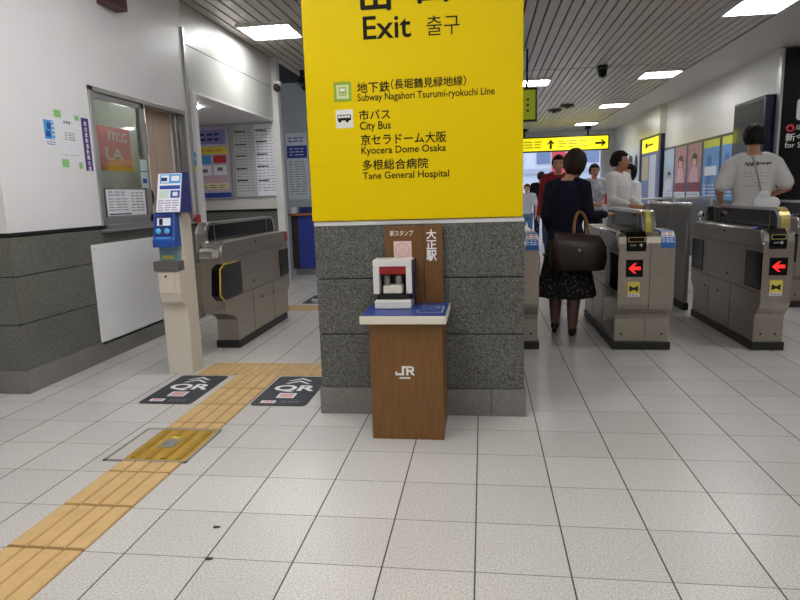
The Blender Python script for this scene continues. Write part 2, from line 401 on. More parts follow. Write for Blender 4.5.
obj('handrail', mb, rl)
for k in (0, 3, 6, 9, 12): obj('post', MB(ALU).cyl((pts[k][0], pts[k][1], 0), pts[k], .025), rl)
# ---- pillar
PX0, PX1, PY0, PY1 = -.862, .243, .21, 1.0
mb = MB(G_PIL)
for a, b in ((.15, .447), (.453, .752), (.758, 1.04)): mb.box(PX0, PX1, PY0, PY1, a, b)
mb.box(PX0+.008, PX1-.008, PY0+.008, PY1-.008, .1, 1.06, DARK)
mb.box(PX0+.002, PX1-.002, PY0-.004, PY1, 1.04, 1.062, WHITE_P)
mb.box(PX0+.01, PX1-.01, PY0+.01, PY1, 1.06, HC, WHITE_P)
struct('pillar', mb, bevel=.003)
mb = MB(G_BASE)
xs = [PX0-.012, -.55, -.24, .07, PX1+.012]
for a, b in zip(xs, xs[1:]): mb.box(a+.0012, b-.0012, PY0-.012, PY1+.01, 0, .148)
struct('baseboard_pillar', mb, bevel=.002)
# ---- tactile paving: ribbed strip from the front and cross strip
def tactile(name, x0, x1, y0, y1, m, mr, along='y'):
    mb = MB(m)
    n = int(round((y1-y0)/.3)) if along == 'y' else int(round((x1-x0)/.3))
    for i in range(n):
        if along == 'y':
            a, b = y0+i*.3+.002, y0+(i+1)*.3-.002
            mb.box(x0, x1, a, b, -.002, .003)
            for k in range(4): c = x0+.0375+k*.075; mb.prism([(c-.0335, .003), (c-.030, .007), (c+.030, .007), (c+.0335, .003)], 'y', a+.006, b-.006, mr)
        else:
            a, b = x0+i*.3+.002, x0+(i+1)*.3-.002
            mb.box(a, b, y0, y1, -.002, .003, mr)
            for r_ in range(5):
                for c in range(5):
                    mb.cyl((a+.03+c*.059, y0+.03+r_*.06, .003), (a+.03+c*.059, y0+.03+r_*.06, .007), .017, .011, 10, mr)
    return struct(name, mb)
tactile('floor_tactile_strip', -1.65, -1.35, -3.3, -.6, TACT, TACTB)
tactile('floor_tactile_strip_inner', -1.65, -1.35, 0.0, .9, TACT, TACTB)
tactile('floor_tactile_crossing', -1.95, -.75, .9, 1.2, TACT, TACTB, 'x')
tactile('floor_tactile_gate', -2.4, -.6, 3.3, 3.6, TACT, TACTB, 'x')
mb = MB(TACT)
mb.box(-1.65, -1.35, -.6, -.49, -.002, .003); mb.box(-1.65, -1.35, -.09, -.002, -.002, .003)
for k in range(4):
    c = -1.65+.0375+k*.075
    for a, b in ((-.595, -.495), (-.08, -.006)): mb.prism([(c-.0335, .003), (c-.030, .007), (c+.030, .007), (c+.0335, .003)], 'y', a, b, TACTB)
struct('floor_tactile_pieces', mb)
# ================================================================ FLOOR THINGS
h = thing('floor_hatch', (-1.54, -.29, 0), 'square floor access hatch with metal rim and worn yellow cover across the tactile strip', 'hatch')
mb = MB(mat('hatch_rim', (150, 148, 144), .5, .3))
X0, X1, Y0, Y1 = -1.745, -1.332, -.49, -.088
for (a, b, c, d) in ((X0, X1, Y0, Y0+.014), (X0, X1, Y1-.014, Y1), (X0, X0+.014, Y0, Y1), (X1-.014, X1, Y0, Y1)): mb.box(a, b, c, d, -.001, .006)
obj('rim', mb, h)
obj('infill_tile', MB(mat('hatch_tile', (186, 183, 178), .35, noise=.06, nscale=150)).box(X0+.014, -1.652, Y0+.014, Y1-.014, -.001, .004), h, label='pale tile infill')
mb = MB(TACTD); mb.box(-1.65, X1-.014, Y0+.014, Y1-.014, -.001, .004)
for k in range(4): c = -1.61+k*.075; mb.prism([(c-.017, .004), (c-.011, .009), (c+.011, .009), (c+.017, .004)], 'y', Y0+.03, Y1-.03, mat('hatch_rib', (150, 118, 30), .5, noise=.2, nscale=20))
obj('cover', mb, h, label='worn mustard yellow ribbed cover')
mb = MB(ALU); mb.box(-1.555, -1.483, -.335, -.235, .004, .011); mb.box(-1.54, -1.50, -.225, -.205, .004, .011, YELP); obj('lock_plate', mb, h, .002, label='grey metal plate')
def qrmat(cx, y0, label, flip=False):
    h_ = .29; t = thing('floor_mat', (cx, y0+h_, 0), label, 'floor mat')
    mb = MB(MATC); r = .03; w = .17; pts = []
    for (ax, ay, s) in ((cx+w-r, y0+r, -90), (cx+w-r, y0+.575-r, 0), (cx-w+r, y0+.575-r, 90), (cx-w+r, y0+r, 180)):
        for k in range(5): pts.append((ax+r*math.cos(R(s+k*22.5)), ay+r*math.sin(R(s+k*22.5))))
    mb.prism(pts, 'z', 0, .003); obj('sheet', mb, t)
    U, V, O = (X3, Y3, Vector((cx, y0, .003)))
    if flip: U, V, O = (-X3, -Y3, Vector((cx, y0+.575, .003)))
    m2 = MB(WPRINT); glyphs(m2, 'QR', O, U, V, -.125, .145, .25, .385, bold=.03); obj('lettering', m2, t, label='white QR letters')
    m3 = MB(WPRINT)
    for dy in (.45, .505):
        P = [(-.085, dy-.035), (-.06, dy-.035), (0, dy+.01), (.06, dy-.035), (.085, dy-.035), (0, dy+.035)]
        m3.add([O+U*a+V*b+Z3*.0008 for a, b in P], [(0, 1, 2, 5), (2, 3, 4, 5)])
    obj('chevron', m3, t)
    m4 = MB(PINKP); rect(m4, O, U, V, -.055, .055, .135, .225, PAPER, 0, .0006); rect(m4, O, U, V, -.042, .042, .145, .215, PINKP, 0, .001)
    rect(m4, O, U, V, -.12, -.03, .04, .085, PAPER, 0, .0006); rect(m4, O, U, V, -.105, -.045, .048, .077, PINKP, 0, .001); lines(m4, O, U, V, 0, .13, .045, .085, 2, GRYPRINT, .5, .0004)
    obj('pictogram', m4, t); return t
qrmat(-1.87, .30, 'charcoal QR floor mat in front of the beige reader post, left of the yellow strip')
qrmat(-1.165, .30, 'charcoal QR floor mat right of the yellow strip, beside the pillar')
qrmat(-1.87, 3.72, 'dark floor mat inside the gate line, behind the left gate', True)
mb = MB(mat('cable_cover', (214, 214, 210), .4)); 
mb.prism([(-2.075, 1.12), (-2.045, 1.12), (-2.07, 1.62), (-2.10, 1.62)], 'z', 0, .012)
solo('cable_cover', mb, 'pale cable cover strip on the floor from the reader post to the left gate', 'cable cover', bevel=.003)
for (a, b, lab) in ((-.89, -1.21, 'small dark scrap of litter on the floor tiles, nearer one'), (-.95, -1.015, 'small dark scrap of litter on the floor tiles, one farther back')):
    mb = MB(mat('litter', (50, 46, 42), .7)); mb.ell((a, b, .004), (.012, .007, .004), n=8); mb.ell((a+.009, b+.004, .003), (.007, .006, .003), n=8); solo('paper_scrap', mb, lab, 'scrap')
# ================================================================ YELLOW EXIT SIGN
SY = .195
t = thing('exit_sign', (-.31, SY, 1.065), 'tall yellow station exit sign board on the granite pillar', 'sign')
obj('panel', MB(YEL).box(-.864, .233, SY, PY0+.012, 1.065, HC-.01), t, .004)
O = Vector((0, SY, 0)); U, V = X3, Z3
T = [('出', -.558, -.412, 2.093, 2.245, .03), ('口', -.274, -.130, 2.112, 2.230, .03), ('Exit', -.553, -.312, 1.958, 2.068, .012), ('출구', -.236, -.074, 1.958, 2.05, .0),
     ('地下鉄', -.594, -.428, 1.705, 1.757, .018), ('（長堀鶴見緑地線）', -.42, -.046, 1.715, 1.764, .014), ('Subway Nagahori Tsurumi-ryokuchi Line', -.594, .094, 1.655, 1.702, .014),
     ('市バス', -.590, -.430, 1.572, 1.622, .018), ('City Bus', -.588, -.428, 1.512, 1.565, .014),
     ('京セラドーム大阪', -.585, -.148, 1.447, 1.501, .018), ('Kyocera Dome Osaka', -.585, -.15, 1.392, 1.440, .014),
     ('多根総合病院', -.582, -.242, 1.322, 1.374, .018), ('Tane General Hospital', -.582, -.136, 1.265, 1.312, .014)]
for s_, a, b, c, d, bo in T:
    m_ = MB(INK); glyphs(m_, s_, O, U, V, a, b, c, d, bold=0 if ord(s_[0]) > 300 else bo, depth=.001, fat=bo if ord(s_[0]) > 300 else 0); obj('lettering', m_, t)
IG = mat('icon_green', (150, 176, 40), .5); IW = mat('icon_white', (232, 232, 222), .5)
m_ = MB(IG); rect(m_, O, U, V, -.716, -.624, 1.668, 1.765, IG); rect(m_, O, U, V, -.702, -.638, 1.682, 1.750, mat('icon_pale', (206, 218, 160), .5), .0012)
rect(m_, O, U, V, -.688, -.652, 1.698, 1.738, IG, .0024); rect(m_, O, U, V, -.683, -.657, 1.718, 1.732, IW, .0034)
for u in (-.682, -.666): rect(m_, O, U, V, u, u+.008, 1.704, 1.710, IW, .0034)
obj('subway_icon', m_, t, label='green and white train icon')
m_ = MB(IW); rect(m_, O, U, V, -.711, -.622, 1.538, 1.628, IW)
rect(m_, O, U, V, -.702, -.632, 1.575, 1.604, INK, .0012); 
for k in range(4): rect(m_, O, U, V, -.698+k*.016, -.686+k*.016, 1.588, 1.600, IW, .0022)
for u in (-.69, -.652): m_.cyl((u, SY-.0005, 1.574), (u, SY-.0035, 1.574), .0085, m=INK)
obj('bus_icon', m_, t, label='white icon with a dark bus')
# ================================================================ STAMP COUNTER
t = thing('stamp_counter', (-.34, .02, 0), 'brown laminate station stamp counter with blue top and cream edge', 'counter')
mb = MB(WOOD); mb.box(-.517, -.163, -.145, .19, 0, .588); obj('cabinet', mb, t, .002)
mb = MB(CREAM); mb.box(-.553, -.140, -.185, .19, .588, .6275); obj('countertop', mb, t, .003, label='cream edged top')
mb = MB(TOPBLUE); mb.box(-.549, -.144, -.180, .19, .6275, .6292)
O = Vector((0, 0, .6292))
rect(mb, O, X3, Y3, -.29, -.165, .065, .069, WPRINT, 0, .0004); rect(mb, O, X3, Y3, -.285, -.165, -.10, -.096, WPRINT, 0, .0004); rect(mb, O, X3, Y3, -.168, -.164, -.10, .069, WPRINT, 0, .0004)
for (a, b) in ((-.19, .03), (-.275, .12), (-.285, -.06)): mb.cyl((a, b, .6292), (a, b, .63), .008, m=CREAM)
lines(mb, O, X3, Y3, -.27, -.18, -.03, .03, 3, SKYB, .2, .0003)
obj('top_sheet', mb, t, label='blue printed sheet')
O = Vector((0, -.145, 0)); m_ = MB(WPRINT)
for (a, b, c, d) in ((-.362, -.351, .334, .374), (-.388, -.351, .328, .338), (-.394, -.384, .328, .346), (-.351, -.314, .364, .374), (-.341, -.330, .328, .374), (-.313, -.303, .350, .370), (-.330, -.306, .346, .355)): rect(m_, O, X3, Z3, a, b, c, d, WPRINT, 0, .0007)
m_.add([O+Vector((u, -.0007, v)) for u, v in ((-.326, .348), (-.313, .348), (-.298, .328), (-.311, .328))], [(0, 1, 2, 3)])
lines(m_, O, X3, Z3, -.374, -.318, .309, .320, 1, WPRINT, .8, .0, words=6)
obj('lettering', m_, t, label='white JR letters')
bb = MB(WOODD); bb.box(-.473, -.272, .165, .188, .6275, 1.03); bb.box(-.270, -.174, .165, .188, .6275, 1.03); bb.box(-.473, -.174, .176, .189, .6275, 1.034)
bbo = obj('backboard', bb, t, .001, label='brown upright board behind the stamp')
O = Vector((0, .165, 0)); m_ = MB(CREAM); glyphs(m_, '駅スタンプ', O, X3, Z3, -.446, -.325, .982, 1.010, fat=.02); obj('lettering', m_, bbo)
m_ = MB(WPRINT)
for s_, z0, z1 in (('大', .963, 1.012), ('正', .912, .956), ('駅', .852, .905)): glyphs(m_, s_, O, X3, Z3, -.257, -.206, z0, z1, fat=.03)
obj('lettering', m_, bbo)
m_ = MB(PAPER); rect(m_, O, X3, Z3, -.428, -.335, .862, .955, mat('stamp_paper', (222, 204, 196), .6))
for k in range(28):
    a = k*2*math.pi/28; c = Vector((-.382+.034*math.cos(a), .163, .91+.034*math.sin(a))); m_.box(c.x-.004, c.x+.004, .1628, .1634, c.z-.004, c.z+.004, PINKP)
lines(m_, O, X3, Z3, -.402, -.362, .89, .93, 4, PINKP, .5, .002); obj('stamp_print', m_, bbo, label='paper with a pink stamp impression')
# stamp press on the counter
t = thing('stamp_press', (-.415, .08, .629), 'white and purple self-service stamp press standing on the blue counter top', 'stamp press')
PW = mat('press_white', (226, 222, 218), .35); PP = mat('press_purple', (52, 40, 78), .4)
mb = MB(PW)
mb.box(-.508, -.325, -.012, .14, .630, .672)
obj('tray', mb, t, .006, label='white lower tray')
mb = MB(PW)
mb.box(-.519, -.487, .03, .15, .700, .8375); mb.box(-.352, -.322, .03, .15, .700, .8375); mb.box(-.519, -.322, .03, .15, .838, .872)
obj('housing', mb, t, .003)
mb = MB(PP); mb.box(-.323, -.314, .034, .15, .672, .868); mb.box(-.515, -.314, .135, .158, .63, .868); obj('side_cover', mb, t, .003, label='dark purple side')
mb = MB(BLACK); mb.box(-.50, -.33, .025, .14, .672, .699); mb.box(-.488, -.352, .12, .136, .70, .838); obj('base_plate', mb, t)
mb = MB(mat('press_red', (150, 34, 36), .4)); mb.box(-.486, -.353, .036, .06, .798, .840); obj('lever', mb, t, .004, label='dark red press bar')
mb = MB(mat('press_grip', (150, 146, 140), .3, .6)); mb.cyl((-.452, .07, .735), (-.452, .07, .80), .017); mb.cyl((-.392, .07, .735), (-.392, .07, .80), .017); obj('plunger', mb, t)
mb = MB(CREAM); mb.box(-.468, -.372, .028, .10, .702, .742); obj('stamp_block', mb, t, .003, label='cream stamp block')
# ================================================================ QR READER POST
t = thing('reader_post', (-2.075, 1.0, 0), 'beige ticket reader post with blue head beside the left gate', 'reader post')
xa, xb = -2.168, -1.986
mb = MB(BEIGE)
prof = [(.925, 0), (1.085, 0), (1.085, 1.06), (1.07, 1.105), (1.04, 1.122), (.96, 1.122), (.93, 1.09), (.93, .90), (.94, .89), (.94, .80), (.925, .79)]
mb.prism(prof, 'x', xa, xb); obj('column', mb, t, .004)
mb = MB(BEIGE); mb.prism([(.925, .49), (.925, .735), (.85, .735), (.85, .58), (.865, .52), (.895, .505)], 'x', xa+.03, xb-.0); mb.box(xa+.035, xa+.15, .842, .85, .585, .725); mb.cyl((xa+.09, .842, .70), (xa+.09, .835, .70), .008, m=BLACK)
obj('key_box', mb, t, .003)
obj('ticket_tray', MB(mat('tray_grey', (98, 96, 92), .4)).box(xa+.01, xb+.002, .835, .93, .735, .80), t, .004, label='dark grey ticket tray')
mb = MB(mat('slot_glass', (120, 150, 170), .12)); mb.box(xa+.03, xb-.02, .90, .93, .80, .90); mb.box(xa+.05, xb-.05, .893, .90, .81, .835, mat('slot_yellow_reflection', (190, 190, 90), .4)); obj('ticket_slot', mb, t, label='blue-grey slot with painted reflections')  # bluish tint and yellow bar paint the reflections in the slot glass
HB = mat('head_blue', (38, 84, 168), .3)
mb = MB(HB); mb.prism([(.93, .895), (.93, 1.12), (.875, 1.12), (.838, .955), (.826, .945), (.826, .895)], 'x', xa+.025, xb-.004); hd = obj('head', mb, t, .006, label='blue sloping reader head')
Vd = Vector((0, .037, .165)).normalized(); O = Vector((xa+.10, .838, .955)); m_ = MB(NAVY)
rect(m_, O, X3, Vd, -.062, .062, .012, .155, NAVY, 0, .002); rect(m_, O, X3, Vd, -.045, .05, .085, .135, mat('screen_white', (214, 226, 240), .3, emit=.08), .002); rect(m_, O, X3, Vd, -.03, -.005, .088, .132, BLACK, .0034)
CY = mat('cyan_button', (80, 170, 226), .3, emit=.08)
for u in (-.035, .025):
    c = O+X3*u+Vd*.048; N_ = X3.cross(Vd); m_.cyl(c+N_*.001, c+N_*.006, .019, m=CY)
rect(m_, O, X3, Vd, -.05, .05, -.002, .008, SKYB, 0, .002)
obj('screen', m_, hd, label='dark screen with two cyan buttons')
mb = MB(NAVY); mb.prism([(.868, 1.122), (1.03, 1.122), (1.03, 1.385), (.945, 1.385)], 'x', xa+.045, xb+.042)
bd = obj('leaflet_board', mb, t, .003, label='sloping blue board with printed leaflets')
Vb = Vector((0, .077, .263)).normalized(); O = Vector((xa+.045, .868, 1.122)); m_ = MB(PAPER); rr_ = random.Random(5)
rect(m_, O, X3, Vb, .004, .172, .004, .268, PAPER, 0, .001)
rect(m_, O, X3, Vb, .02, .165, .20, .262, SKYB, .001, .0004); rect(m_, O, X3, Vb, .03, .085, .205, .255, PAPER, .0014, .0004); rect(m_, O, X3, Vb, .1, .155, .215, .25, PAPER, .0014, .0004); rect(m_, O, X3, Vb, .03, .07, .215, .24, NAVY, .0018, .0004)
rect(m_, O, X3, Vb, .02, .165, .160, .185, BLUEP, .001, .0004); rect(m_, O, X3, Vb, .02, .09, .10, .15, mat('leaflet_pale', (206, 222, 214), .6), .001, .0004); rect(m_, O, X3, Vb, .1, .165, .10, .15, BLUEP, .001, .0004); rect(m_, O, X3, Vb, .115, .15, .112, .14, PAPER, .0014, .0004)
lines(m_, O, X3, Vb, .015, .165, .01, .09, 5, LILAC, .5, .0012, rr_)
obj('leaflet', m_, bd, label='white leaflet with blue print')
# ================================================================ TICKET GATES
def gate_body(x0, x1, yf, rec, m1=STEEL, y1=3.06):
    p = [(yf+rec, .06), (y1-.08, .06), (y1-.08, .25), (y1, .33), (y1, .83), (y1-.03, .872), (yf+.06, .872), (yf+.015, .85), (yf, .80), (yf, .36), (yf+.02, .32), (yf+rec*.8, .27), (yf+rec, .235)]
    return MB(m1).prism(p, 'x', x0, x1)
def arrow_panel(t, xc, yf, zc, w=.118, h=.125):
    m_ = MB(BLACKG); m_.box(xc-w/2, xc+w/2, yf-.004, yf+.004, zc-h/2, zc+h/2); p = obj('arrow_display', m_, t, label='black display with a red left arrow')
    m_ = MB(REDLED); y = yf-.0065; a = .042
    P = [(-a, 0), (-.002, .036), (-.002+.016, .036), (-.012, .012), (a, .012), (a, -.012), (-.012, -.012), (.014, -.036), (-.002, -.036)]
    m_.add([(xc+u, y, zc+v) for u, v in P]+[(xc+u, y+.002, zc+v) for u, v in P], [tuple(range(9)), tuple(range(17, 8, -1))]); obj('arrow', m_, p)
def sticker(t, xc, yf, zc):
    m_ = MB(mat('sticker_yellow', (222, 206, 90), .5)); O = Vector((xc, yf, zc)); rect(m_, O, X3, Z3, -.042, .042, -.032, .055)
    m_.add([O+Vector((u, -.0022, v)) for u, v in ((-.03, .028), (0, .012), (.03, .028), (.03, -.018), (0, -.002), (-.03, -.018))], [(0, 1, 4, 5), (1, 2, 3, 4)], BLACK)
    rect(m_, O, X3, Z3, -.042, .042, -.055, -.032, PAPER); lines(m_, O, X3, Z3, -.036, .036, -.052, -.036, 2, GRYPRINT, .5); obj('sticker', m_, t, label='yellow warning sticker')
def flap(t, xs, side, y0, y1, z0=.45, z1=.72):
    m_ = MB(BLACKG); e = .006*side
    a, b = min(xs, xs+e), max(xs, xs+e)
    m_.box(a, b, y0, y1, z0, z1); m_.box(a-.001, b+.001, y0, y1, z0-.006, z0, BRASS); m_.box(a-.001, b+.001, y0+.02, y1, z1, z1+.012, STEEL)
    obj('flap_panel', m_, t, .004, label='black glossy flap panel')
def hood(t, x0, x1, y0, y1, z0=.872, z1=1.025, tape=BRASS):
    def arch(ya, yb, zt, r, n=6):
        p = [(ya, z0)]
        for k in range(n+1): a = R(180-90*k/n); p.append((ya+r+r*math.cos(a), zt-r+r*math.sin(a)))
        for k in range(n+1): a = R(90-90*k/n); p.append((yb-r+r*math.cos(a), zt-r+r*math.sin(a)))
        return p+[(yb, z0)]
    m_ = MB(BLACKG); m_.prism(arch(y0+.03, y1-.03, z1-.012, .09), 'x', x0+.008, x1-.008, smooth=False); hp = obj('sensor_hood', m_, t, label='black arched sensor hood')
    outer, inner = arch(y0, y1, z1, .11), arch(y0+.042, y1-.042, z1-.022, .085); n = len(outer)
    m_ = MB(CHROME)
    for xa_, xb_ in ((x0, x0+.014), (x1-.014, x1)):
        vs = [(xx, p[0], p[1]) for xx in (xa_, xb_) for q in (outer, inner) for p in q]
        fs = []
        for i in range(n-1):
            fs += [(i, i+1, n+i+1, n+i), (2*n+i, 3*n+i, 3*n+i+1, 2*n+i+1), (i, 2*n+i, 2*n+i+1, i+1), (n+i, n+i+1, 3*n+i+1, 3*n+i)]
        m_.add(vs, fs)
    m_.prism(arch(y0+.001, y1-.001, z1-.001, .11), 'x', x0+.014, x1-.014, STEEL)
    obj('hood_rim', m_, hp, label='chrome arched rim')
    m_ = MB(STEEL)
    for y in (y0+.16, y1-.25):
        for xx in (x0-.0015, x1-.0035): m_.box(xx, xx+.005, y, y+.008, z0, z1-.018)
    obj('hood_seam', m_, hp)
    q = [p for p in arch(y0-.003, y1, z1+.003, .112)][:8]; m_ = MB(tape)
    vs = [(xx, p[0], p[1]) for xx in ((x0+.02, x1-.035) if tape is not BRASS else (x0+.004, x1-.004)) for p in q]; k = len(q); m_.add(vs, [(i, i+1, k+i+1, k+i) for i in range(k-1)]); obj('hood_tape', m_, hp, label='yellowish tape strip')
def reader(t, x0, x1, yf, blue=False):
    if not blue:
        m_ = MB(BLACKG); m_.prism([(yf-.006, .742), (yf-.012, .765), (yf-.012, .838), (yf+.03, .885), (yf+.20, .892), (yf+.26, .874), (yf+.05, .80), (yf+.02, .755)], 'x', x0+.012, x1-.012)
        rd = obj('ticket_reader', m_, t, .005, label='black ticket reader nose')
        m_ = MB(BRASS); y = yf-.0135
        for (a, b, c, d) in ((x0+.02, x1-.02, .842, .846), (x0+.02, x1-.02, .812, .816), (x0+.02, x0+.026, .812, .846), (x1-.026, x1-.02, .812, .846)): m_.box(a, b, y, y+.004, c, d)
        obj('slot_frame', m_, rd, label='yellowish slot outline')
        m_ = MB(WPRINT); xc = (x0+x1)/2; m_.cyl((x1-.05, y+.001, .790), (x1-.05, y-.001, .790), .013, m=GRYPRINT); m_.box(x1-.053, x1-.047, y-.0014, y, .782, .798); m_.box(x0+.035, x0+.075, y-.001, y+.001, .783, .796, GRYPRINT)
        obj('pictogram', m_, rd)
        m_ = MB(BLUELED); xc = (x0+x1)/2; m_.ell((xc, yf+.29, .874), (.055, .07, .012), n=20); obj('card_pad', m_, t, label='glowing blue card pad')
    else:
        m_ = MB(mat('reader_blue', (44, 112, 186), .35)); m_.prism([(yf-.008, .765), (yf-.012, .80), (yf+.035, .885), (yf+.09, .888), (yf+.09, .765)], 'x', x0+.006, x1-.006)
        rd = obj('card_reader', m_, t, .006, label='blue card reader nose')
        Vv = Vector((0, .047, .085)).normalized(); O = Vector(((x0+x1)/2, yf-.012, .80)); w = (x1-x0)/2; m_ = MB(PAPER)
        rect(m_, O, X3, Vv, -w*.8, w*.8, .05, .09, PAPER, 0, .001); lines(m_, O, X3, Vv, -w*.7, w*.7, .052, .088, 2, REDP, .4, .0012, words=2); lines(m_, O, X3, Vv, -w*.8, w*.8, .004, .045, 3, PAPER, .4, 0)
        obj('print', m_, rd)
        m_ = MB(BLACK); m_.box(x0+.01, x1-.01, yf+.10, yf+.32, .872, .889); obj('card_pad', m_, t, .006)
def side_detail(t, xs, side, yf, y1):
    m_ = MB(DARK); e = .0012
    a, b = (xs-e, xs+e)
    m_.box(a, b, yf+.03, y1-.02, .428, .4315)
    for y in (yf+(y1-yf)*.36, yf+(y1-yf)*.68): m_.box(a, b, y, y+.003, .07, .43)
    m_.box(a, b, yf+.25, y1-.2, .742, .745)
    for (y, z) in ((yf+.62, .50), (yf+.72, .83), (yf+.80, .33), (yf+1.1, .33)): m_.cyl((xs-.003, y, z), (xs+.003, y, z), .012, n=12, m=BLACK)
    obj('panel_seam', m_, t)
def feet(t, x0, x1, ya, yb):
    m_ = MB(mat('plinth_black', (30, 28, 27), .5)); m_.box(x0-.012, x1+.012, ya-.015, yb, 0, .062); obj('plinth', m_, t, .006)
def front_detail(t, x0, x1, yf, rec, seam=None):
    m_ = MB(DARK)
    for x in (x0+.05, x1-.05): m_.cyl((x, yf+rec+.002, .12), (x, yf+rec-.002, .12), .008, n=10)
    if seam: m_.box(seam-.0015, seam+.0015, yf-.001, yf+.01, .33, .80); m_.box(seam-.0015, seam+.0015, yf+rec-.001, yf+rec+.01, .065, .235)
    obj('front_seam', m_, t)
    m_ = MB(CHROME); m_.cap((x0, yf+.06, .868), (x0, 3.0, .868), .009, n=8); m_.cap((x0, yf+.004, .78), (x0, yf+.06, .866), .009, n=8); obj('edge_trim', m_, t, label='chrome edge')
def double_gate(x0, label):
    x1 = x0+.39; xm = x0+.215; yf = 1.585; rec = .08
    t = thing('ticket_gate', ((x0+x1)/2, 2.3, 0), label, 'ticket gate', 'stainless steel ticket gates')
    obj('body', gate_body(x0, x1, yf, rec), t, .004); feet(t, x0, x1, yf+rec, 2.98)
    side_detail(t, x0, -1, yf, 3.06); side_detail(t, x1, 1, yf, 3.06); front_detail(t, x0, x1, yf, rec, xm+.005)
    arrow_panel(t, x0+.112, yf, .622); sticker(t, x0+.112, yf, .468); reader(t, x0+.04, x0+.20, yf); reader(t, x0+.285, x1, yf, True)
    hood(t, x0+.195, x0+.285, 1.72, 3.12, tape=mat('tape_lime', (190, 184, 70), .45)); flap(t, x0, -1, yf+.0, yf+.26); flap(t, x0, -1, 2.74, 3.05); flap(t, x1, 1, yf+.02, yf+.28); return t
gm = double_gate(1.0, 'double steel ticket gate under the hand of the woman in the dark dress')
off = gm.location-Vector((.95, 0, 0))
dup(gm, off, 'steel ticket gate half hidden behind the right edge of the granite pillar')
def single_gate(x0, y, label, w=.19):
    x1 = x0+w; yf = y-.085; rec = .08; d = y-1.67
    t = thing('ticket_gate', ((x0+x1)/2, 2.3+d, 0), label, 'ticket gate', 'stainless steel ticket gates')
    return t, x0, x1, yf, rec
t, x0, x1, yf, rec = single_gate(1.975, 1.67, 'single steel ticket gate in front of the man in the white T-shirt', .20); gr = t
obj('body', gate_body(x0, x1, yf, rec), t, .004); feet(t, x0, x1, yf+rec, 2.98); side_detail(t, x0, -1, yf, 3.06); side_detail(t, x1, 1, yf, 3.06); front_detail(t, x0, x1, yf, rec)
arrow_panel(t, x0+.103, yf, .622); sticker(t, x0+.098, yf, .47); reader(t, x0+.02, x0+.158, yf); hood(t, x0+.145, x0+.215, 1.70, 3.2); flap(t, x0, -1, yf+.0, yf+.28); flap(t, x0, -1, 2.76, 3.05)
m_ = MB(CHROME); m_.cyl((x0+.05, 3.03, .87), (x0+.05, 3.03, .91), .012); m_.ell((x0+.05, 3.03, .935), (.03, .03, .032)); obj('sensor_knob', m_, t, label='round chrome knob')
dup(gr, gr.location+Vector((1.02, 1.70, 0)), 'steel ticket gate cut off by the right edge of the photo, behind the others')
# left gate: its exit end faces us
t = thing('ticket_gate', (-2.04, 2.3, 0), 'steel ticket gate behind the beige reader post, left of the yellow sign', 'ticket gate', 'stainless steel ticket gates')
x0, x1, yf, rec = -2.13, -1.948, 1.46, .215
obj('body', gate_body(x0, x1, yf, rec, y1=3.06), t, .004); feet(t, x0, x1, yf+rec, 2.9); side_detail(t, x1, 1, yf, 3.06)
m_ = MB(BLACKG); m_.prism([(1.35, .48), (1.38, .68), (1.46, .71), (1.80, .70), (1.80, .445), (1.72, .43), (1.42, .43)], 'x', x1-.06, x1+.012); fp = obj('flap_panel', m_, t, .008, label='black six-sided flap panel with a yellow edge')
m_ = MB(mat('edge_yellow', (206, 170, 40), .4)); L_ = [(1.42, .432), (1.352, .482), (1.382, .678), (1.46, .71), (1.70, .705)]
for a, b in zip(L_, L_[1:]): m_.cap((x1+.012, a[0], a[1]), (x1+.012, b[0], b[1]), .006, n=6)
obj('yellow_edge', m_, fp)
flap(t, x1, 1, 2.78, 3.05, .44, .70)
m_ = MB(CHROME); m_.prism([(1.40, .76), (1.47, .76), (1.47, .872), (1.52, .875), (1.50, .845), (1.44, .835), (1.415, .815)], 'x', x0+.02, x1-.01); obj('ticket_slot', m_, t, .006, label='chrome ticket lip')
hood(t, x0-.04, x0+.045, 1.50, 3.1, z0=.80, tape=STEEL)
obj('side_cabinet', MB(STEELF).box(x0-.17, x0, 1.66, 2.75, .36, .69), t, .006, label='low steel side cabinet')
m_ = MB(REDP); m_.box(x1-.03, x1+.004, 2.99, 3.07, .77, .86); obj('status_lamp', m_, t, .004, label='small red marker')
# ---- fences behind the gates
fn = thing('barrier_fence', (1.95, 4.2, 0), 'brushed steel barrier panel behind the two right-hand ticket gates', 'barrier')
FST = mat('fence_steel', (138, 135, 131), .42, .85, noise=.05, nscale=3)
obj('panel', MB(FST).box(1.98, 2.0, 3.22, 4.6, .07, 1.0), fn); obj('kick_plate', MB(DARK).box(1.965, 2.015, 3.22, 4.6, 0, .07), fn)
m_ = MB(CHROME); m_.cap((1.99, 3.22, 1.02), (1.99, 4.6, 1.02), .022); obj('handrail', m_, fn)
for y in (3.24, 3.9, 4.58): obj('post', MB(FST).cyl((1.99, y, 0), (1.99, y, 1.02), .02), fn)
fn = thing('barrier_fence', (3.0, 7.2, 0), 'low grey barrier with rounded rails by the navy poster pillar', 'barrier')
for (a, b) in ((2.35, 3.0), (3.05, 3.55)):
    m_ = MB(ALU); m_.cap((a, 7.2, 0), (a, 7.2, 1.0), .02); m_.cap((b, 7.2, 0), (b, 7.2, 1.0), .02); m_.cap((a, 7.2, 1.02), (b, 7.2, 1.02), .022); obj('rail', m_, fn)
    obj('panel', MB(mat('fence_grey', (120, 122, 134), .4)).box(a+.02, b-.02, 7.19, 7.21, .12, .95), fn)
